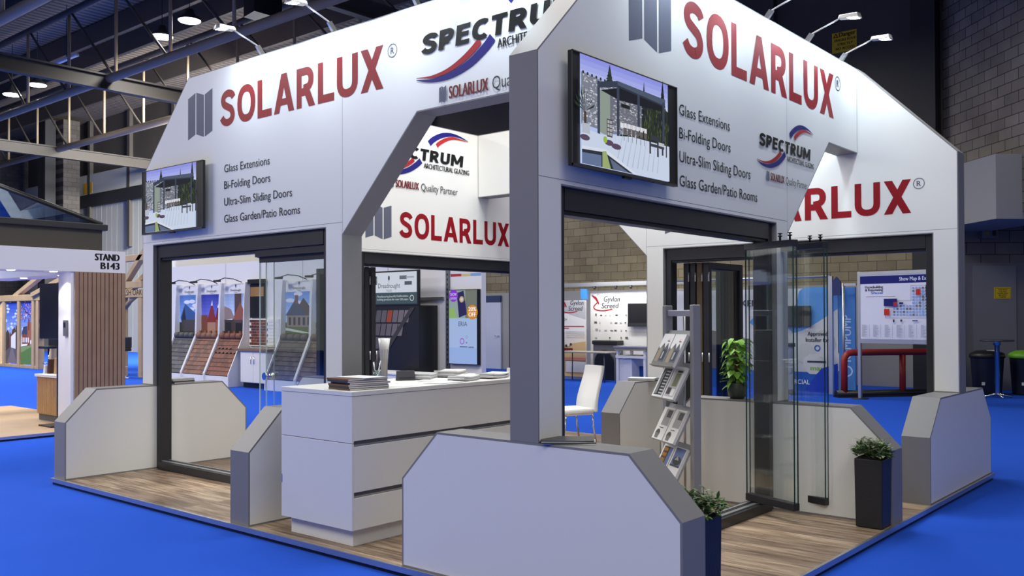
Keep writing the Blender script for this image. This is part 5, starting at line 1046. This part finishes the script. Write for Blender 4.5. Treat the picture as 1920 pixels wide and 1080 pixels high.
p.text('Approved', 3.72, 1.19, .085, lin(44, 48, 60), .42, .03, 'c'); p.text('Installer for', 3.72, 1.06, .085, lin(44, 48, 60), .5, .03, 'c'); p.add(ribbon(circle(3.72, .93, .055), .025, True), BL2); p.rect(3.5, .62, 3.9, .66, lin(60, 70, 90)); p.text('max', 3.72, .46, .1, lin(130, 176, 60), .3, .04, 'c'); p.add([(3.4, .0), (4.15, 0), (4.15, .62), (3.8, .5)], lin(34, 66, 180)); p.text('COMMERCIAL', 2.75, .16, .095, (1, 1, 1), .80); p.build('printed_panel', t)
t = thing('lighting_rail', 'aluminium lighting rail above the heat pump stand wall', 'rail', (11.95, 3.5, -.06))
MB().tube([(-.25, -2.0, 2.42), (-.25, 2.1, 2.42)], .03, n=8).build('top_rail', ALU, t); MB().box((-.3, -2.05, 0), (-.22, -1.97, 2.42)).build('rail_post', ALU, t); MB().box((-.3, 2.05, 0), (-.22, 2.13, 2.42)).build('rail_post', ALU, t)
t = thing('television', 'black screen on the blue and white heat pump wall', 'television', (11.93, 2.42, 1.32)); MB().box((-.06, -.42, 0), (-.02, .36, .44)).build('case', BLACK, t, .005); MB().box((-.02, -.1, .1), (.018, .1, .3)).build('wall_bracket', DARK, t)
t = thing('roller_banner', 'tall blue banner with white vertical lettering beside the heat pump stand', 'banner', (11.9, 1.24, -.06)); MB().box((0, -.17, .05), (.05, .17, 2.19)).build('banner_sheet', mat('banner_blue', lin(64, 128, 200), .5), t); MB().box((-.06, -.18, 0), (.1, .18, .05)).build('base_case', ALU, t)
p = Pic((-.002, .17, .05), (0, -1, 0), (0, 0, 1), (-1, 0, 0)); p.text('KEMPUMP', .25, .62, .17, lin(190, 214, 240), .95, .02, 'l', 0, True); p.add(ribbon(circle(.17, .42, .10), .03, True), lin(190, 214, 240)); p.build('lettering', t)
t = thing('podium', 'round grey podium with a dark top in the heat pump stand', 'podium', (11.1, 2.25, -.06)); MB().lathe([(0, 0), (.21, 0), (.21, .11)], n=28).build('base', mat('podium_base', lin(110, 108, 106), .6), t); MB().lathe([(.205, .11), (.20, .98)], n=28).build('drum', mat('podium_wrap', lin(196, 200, 208), .5, noise=.12, nscale=4), t); MB().lathe([(.20, .98), (.23, .98), (.23, 1.05), (0, 1.05)], n=28).build('top', mat('podium_top', lin(60, 44, 38), .4), t)
p_ = MB(); 
for k in range(9):
    a0, a1 = R(150+k*12), R(162+k*12); h0, h1 = .55+.12*math.sin(k*.7), .55+.12*math.sin((k+1)*.7); p_.face([(.206*math.cos(a0), .206*math.sin(a0), .42), (.206*math.cos(a1), .206*math.sin(a1), .42), (.206*math.cos(a1), .206*math.sin(a1), h1), (.206*math.cos(a0), .206*math.sin(a0), h0)])
p_.build('blue_wave', mat('wave_blue', lin(96, 150, 214), .5), t)
# street style sign post
t = thing('finger_sign', 'pole with a small dark blue house shaped sign near the map board', 'sign', (11.52, 1.17, -.06)); MB().tube([(0, 0, 0), (0, 0, 2.27)], .028, n=10).build('pole', ALU, t); MB().box((-.12, -.12, 0), (.12, .12, .015)).build('base_plate', STEEL, t); MB().box((-.02, -.26, 2.21), (.02, .02, 2.26)).build('bracket', ALU, t)
q = [(.05, 2.02), (.22, 2.02), (.22, 2.30), (.135, 2.40), (.05, 2.30)]; MB().prism([(-.02, a, b) for a, b in q], [(.02, a, b) for a, b in q]).build('sign_panel', mat('sign_navy', lin(28, 40, 96), .5), t)
# show map board
mb = Vector((10.98, .655, -.06)); ang = math.atan2(-.987, -.163)
t = thing('map_board', 'freestanding board with the exhibition floor map and exhibitor list', 'notice board', mb, ang)      # local x runs to the right of the board
MW = 1.75
for x in (0, MW): MB().box((x-.03, -.03, .015), (x+.03, .03, 2.46)).build('post', ALU, t, .006); MB().lathe([(0, 0), (.16, 0), (.16, .012), (0, .015)], (x, 0, 0), n=20).build('base_plate', STEEL, t)
MB().box((.03, -.02, 1.16), (MW-.03, .02, 2.44)).build('panel', WPAINT, t); MB().box((.03, -.03, 2.385), (MW-.03, .03, 2.45)).build('top_bar', ALU, t); MB().box((.03, -.03, 1.08), (MW-.03, .03, 1.165)).build('bottom_bar', ALU, t)
NV = lin(28, 34, 110); p = Pic((.03, -.0215, 1.165), (1, 0, 0), (0, 0, 1), (0, -1, 0)); w_ = MW-.06; p.rect(0, 0, w_, 1.22, lin(222, 224, 236)); p.rect(0, 1.05, w_, 1.20, NV); p.text('Show Map & Exhibitor List', .78, 1.095, .07, lin(214, 218, 236), 1.22 if False else .86, .03)
p.text('Homebuilding', .10, .965, .05, lin(20, 20, 26), .36, .05); p.text('& Renovating', .10, .91, .05, lin(20, 20, 26), .36, .05); p.text('Show', .22, .855, .05, lin(46, 90, 190), .24, .05); p.rect(.12, .80, .7, .808, lin(120, 120, 130))
r_ = random.Random(6)
p.add(ribbon([(.50, .40), (.50, .72), (1.0, .72), (1.0, 1.0), (1.45, 1.0)], .006), lin(150, 154, 170)); p.add(ribbon([(.50, .40), (1.5, .40)], .006), lin(150, 154, 170))
for i in range(16):
    for j in range(10):
        u, v = .66+i*.062, .44+j*.055
        if v > .64 and u < 1.02: continue
        p.rect(u, v, u+.04, v+.036, lin(*r_.choice([(130, 166, 220), (130, 166, 220), (150, 180, 226), (104, 110, 130)])))
p.rect(.50, .62, .76, .76, NV); p.rect(1.30, .78, 1.50, 1.0, NV); p.rect(.505, .45, .61, .57, lin(196, 52, 34)); p.rect(1.12, .82, 1.20, .93, lin(196, 52, 34)); p.rect(1.44, .46, 1.48, .52, lin(196, 52, 34)); p.rect(.69, .62, .76, .70, lin(170, 50, 70)); p.rect(1.32, .34, 1.42, .365, lin(200, 80, 40)); p.rect(1.05, .335, 1.15, .36, lin(90, 100, 150)); p.rect(.80, .655, .88, .69, NV); p.rect(.82, .33, .86, .37, lin(70, 74, 90)); p.rect(.68, .32, .71, .37, lin(40, 44, 60))
for k in range(7):
    for j in range(26): p.rect(.06+k*.235, .265-j*.009, .06+k*.235+r_.uniform(.05, .12), .269-j*.009, lin(140, 144, 160))
    p.rect(.215+k*.235, .03, .219+k*.235, .275, lin(120, 124, 150))
p.build('printed_map', t)
# red barrier
a0, a1 = Vector((11.05, 1.10, -.06)), Vector((13.1, -.62, -.06)); dd = (a1-a0); LL = dd.length
t = thing('barrier', 'red tubular crowd barrier on a black base by the map board', 'barrier', a0, math.atan2(dd.y, dd.x)); RP = mat('red_paint', lin(150, 32, 26), .4)
MB().tube([(.12, 0, .08), (.12, 0, .72), (.14, 0, .80), (.20, 0, .86), (.30, 0, .88), (LL-.18, 0, .88), (LL-.08, 0, .84), (LL-.04, 0, .76), (LL-.04, 0, .08)], .065, n=14).build('rail', RP, t)
for x in (1.38,): MB().tube([(x, 0, .08), (x, 0, .83)], .062, n=12).build('post', RP, t)
m = MB().tube([(-.06, 0, .07), (LL+.1, 0, .07)], .07, n=12); m.box((-.06, -.10, 0), (LL+.1, .10, .04)); m.build('base_bar', BLACK, t)
# bins and bar table
def bin_(x, y, lid, label, disc=False):
    t = thing('litter_bin', label, 'bin', (x, y, -.06), 0, 'round litter bins'); MB().lathe([(0, 0), (.255, 0), (.265, .03), (.31, .74), (.315, .76)], n=32).build('drum', mat('bin_navy', lin(26, 30, 46), .45), t)
    MB().lathe([(.318, .74), (.335, .75), (.335, .80), (.31, .84), (.2, .89), (0, .905)], n=32).build('lid', lid, t)
    if disc: MB().box((-.12, -.22, .865), (.06, -.02, .90)).build('lid_label', WPAINT, t)
    MB().box((-.315, -.03, .2), (-.285, .03, .26)).build('badge', WPAINT, t)
bin_(13.62, -.98, mat('bin_black_lid', (.012, .012, .013), .4), 'dark litter bin with a black lid behind the bar table', True); bin_(14.02, -1.62, mat('bin_green_lid', lin(104, 168, 40), .4), 'dark litter bin with a bright green lid')
t = thing('bar_table', 'slim chrome bar table in front of the litter bins', 'table', (12.83, -1.34, -.06)); MB().lathe([(0, 1.10), (.30, 1.10), (.305, 1.115), (.30, 1.13), (0, 1.13)], n=36).build('tabletop', mat('dark_top', lin(66, 64, 64), .35), t); MB().lathe([(.045, .06), (.045, 1.03), (.07, 1.03), (.07, 1.10)], n=20).build('column', CHROME, t)
for k in range(4):
    a_ = k*math.pi/2+.6; MB().tube([(.03*math.cos(a_), .03*math.sin(a_), .075), (.27*math.cos(a_), .27*math.sin(a_), .02)], [.024, .014], n=8).build('foot', CHROME, t)
# signs on the hall walls
def wall_sign(name, O, U, N, w_, h, bg, lines, label, bold=.03, border=True):
    t = thing(name, label, 'sign', O); O2 = Vector((0, 0, 0)); U, N = Vector(U), Vector(N); MB().obox((0, 0, 0), tuple(U*w_), tuple(N*.012), (0, 0, h)).build('plate', mat('plate_'+label[:10], bg, .5), t)
    p = Pic(O2+N*.0125, U, (0, 0, 1), N)
    if border: p.add(ribbon([(.02, .02), (w_-.02, .02), (w_-.02, h-.02), (.02, h-.02)], h*.02, True), lin(30, 26, 14))
    for s, u, v, c, ww in lines: p.text(s, u, v, c, lin(30, 26, 14), ww, bold, 'c')
    if p.q: p.build('lettering', t)
    return t
YEL = lin(222, 190, 40)
wall_sign('warning_sign', FW(.60, .042, 1.90), fu, fn, .36, .25, YEL, [('THIS EXIT', .18, .185, .026, .2), ('THE FIRE', .18, .145, .026, .17), ('DOORS MUST', .18, .105, .026, .24), ('BE KEPT', .18, .068, .026, .17), ('CLEAR', .18, .032, .026, .14)], 'yellow notice fixed on the grey recess door')
o = wall_sign('danger_sign', (14.4995, 2.50, 7.74), (0, -1, 0), (-1, 0, 0), .58, .48, lin(206, 170, 30), [('Danger', .36, .37, .10, .38), ('FRAGILE ROOF', .31, .26, .06, .5), ('STRICTLY', .31, .16, .06, .36), ('NO ACCESS', .31, .06, .06, .44)], 'yellow danger notice high on the dark wall above the stand', .05, False)
p = Pic((0, 0, 0), (0, -1, 0), (0, 0, 1), (-1, 0, 0)); p.O = Vector((-.0135, 0, 0)); p.add([(.03, .36), (.15, .36), (.09, .47)], lin(30, 26, 14)); p.add([(.06, .375), (.12, .375), (.09, .435)], lin(206, 170, 30)); p.build('warning_triangle', o)
wall_sign('wall_notice', (14.3395, 40.6, 7.75), (0, -1, 0), (-1, 0, 0), .95, .55, lin(196, 156, 40), [], 'small yellow notice on the far cladding band', .03, False)
t = thing('switch_box', 'grey electrical isolator box on blocks under the overhang', 'switch box', FW(.30, .0, 3.20)); MB().obox((0, 0, 0), tuple(fu*.34), tuple(fn*.16), (0, 0, .26)).build('housing', mat('switch_grey', lin(108, 110, 116), .5), t, .006); MB().obox(tuple(fu*.22+fn*.161+Vector((0, 0, .05))), tuple(fu*.06), tuple(fn*.03), (0, 0, .12)).build('switch_handle', BLACK, t); MB().obox(tuple(fu*.08+fn*.161+Vector((0, 0, .06))), tuple(fu*.06), tuple(fn*.003), (0, 0, .09)).build('warning_label', mat('label_ochre', lin(150, 130, 40), .5), t)
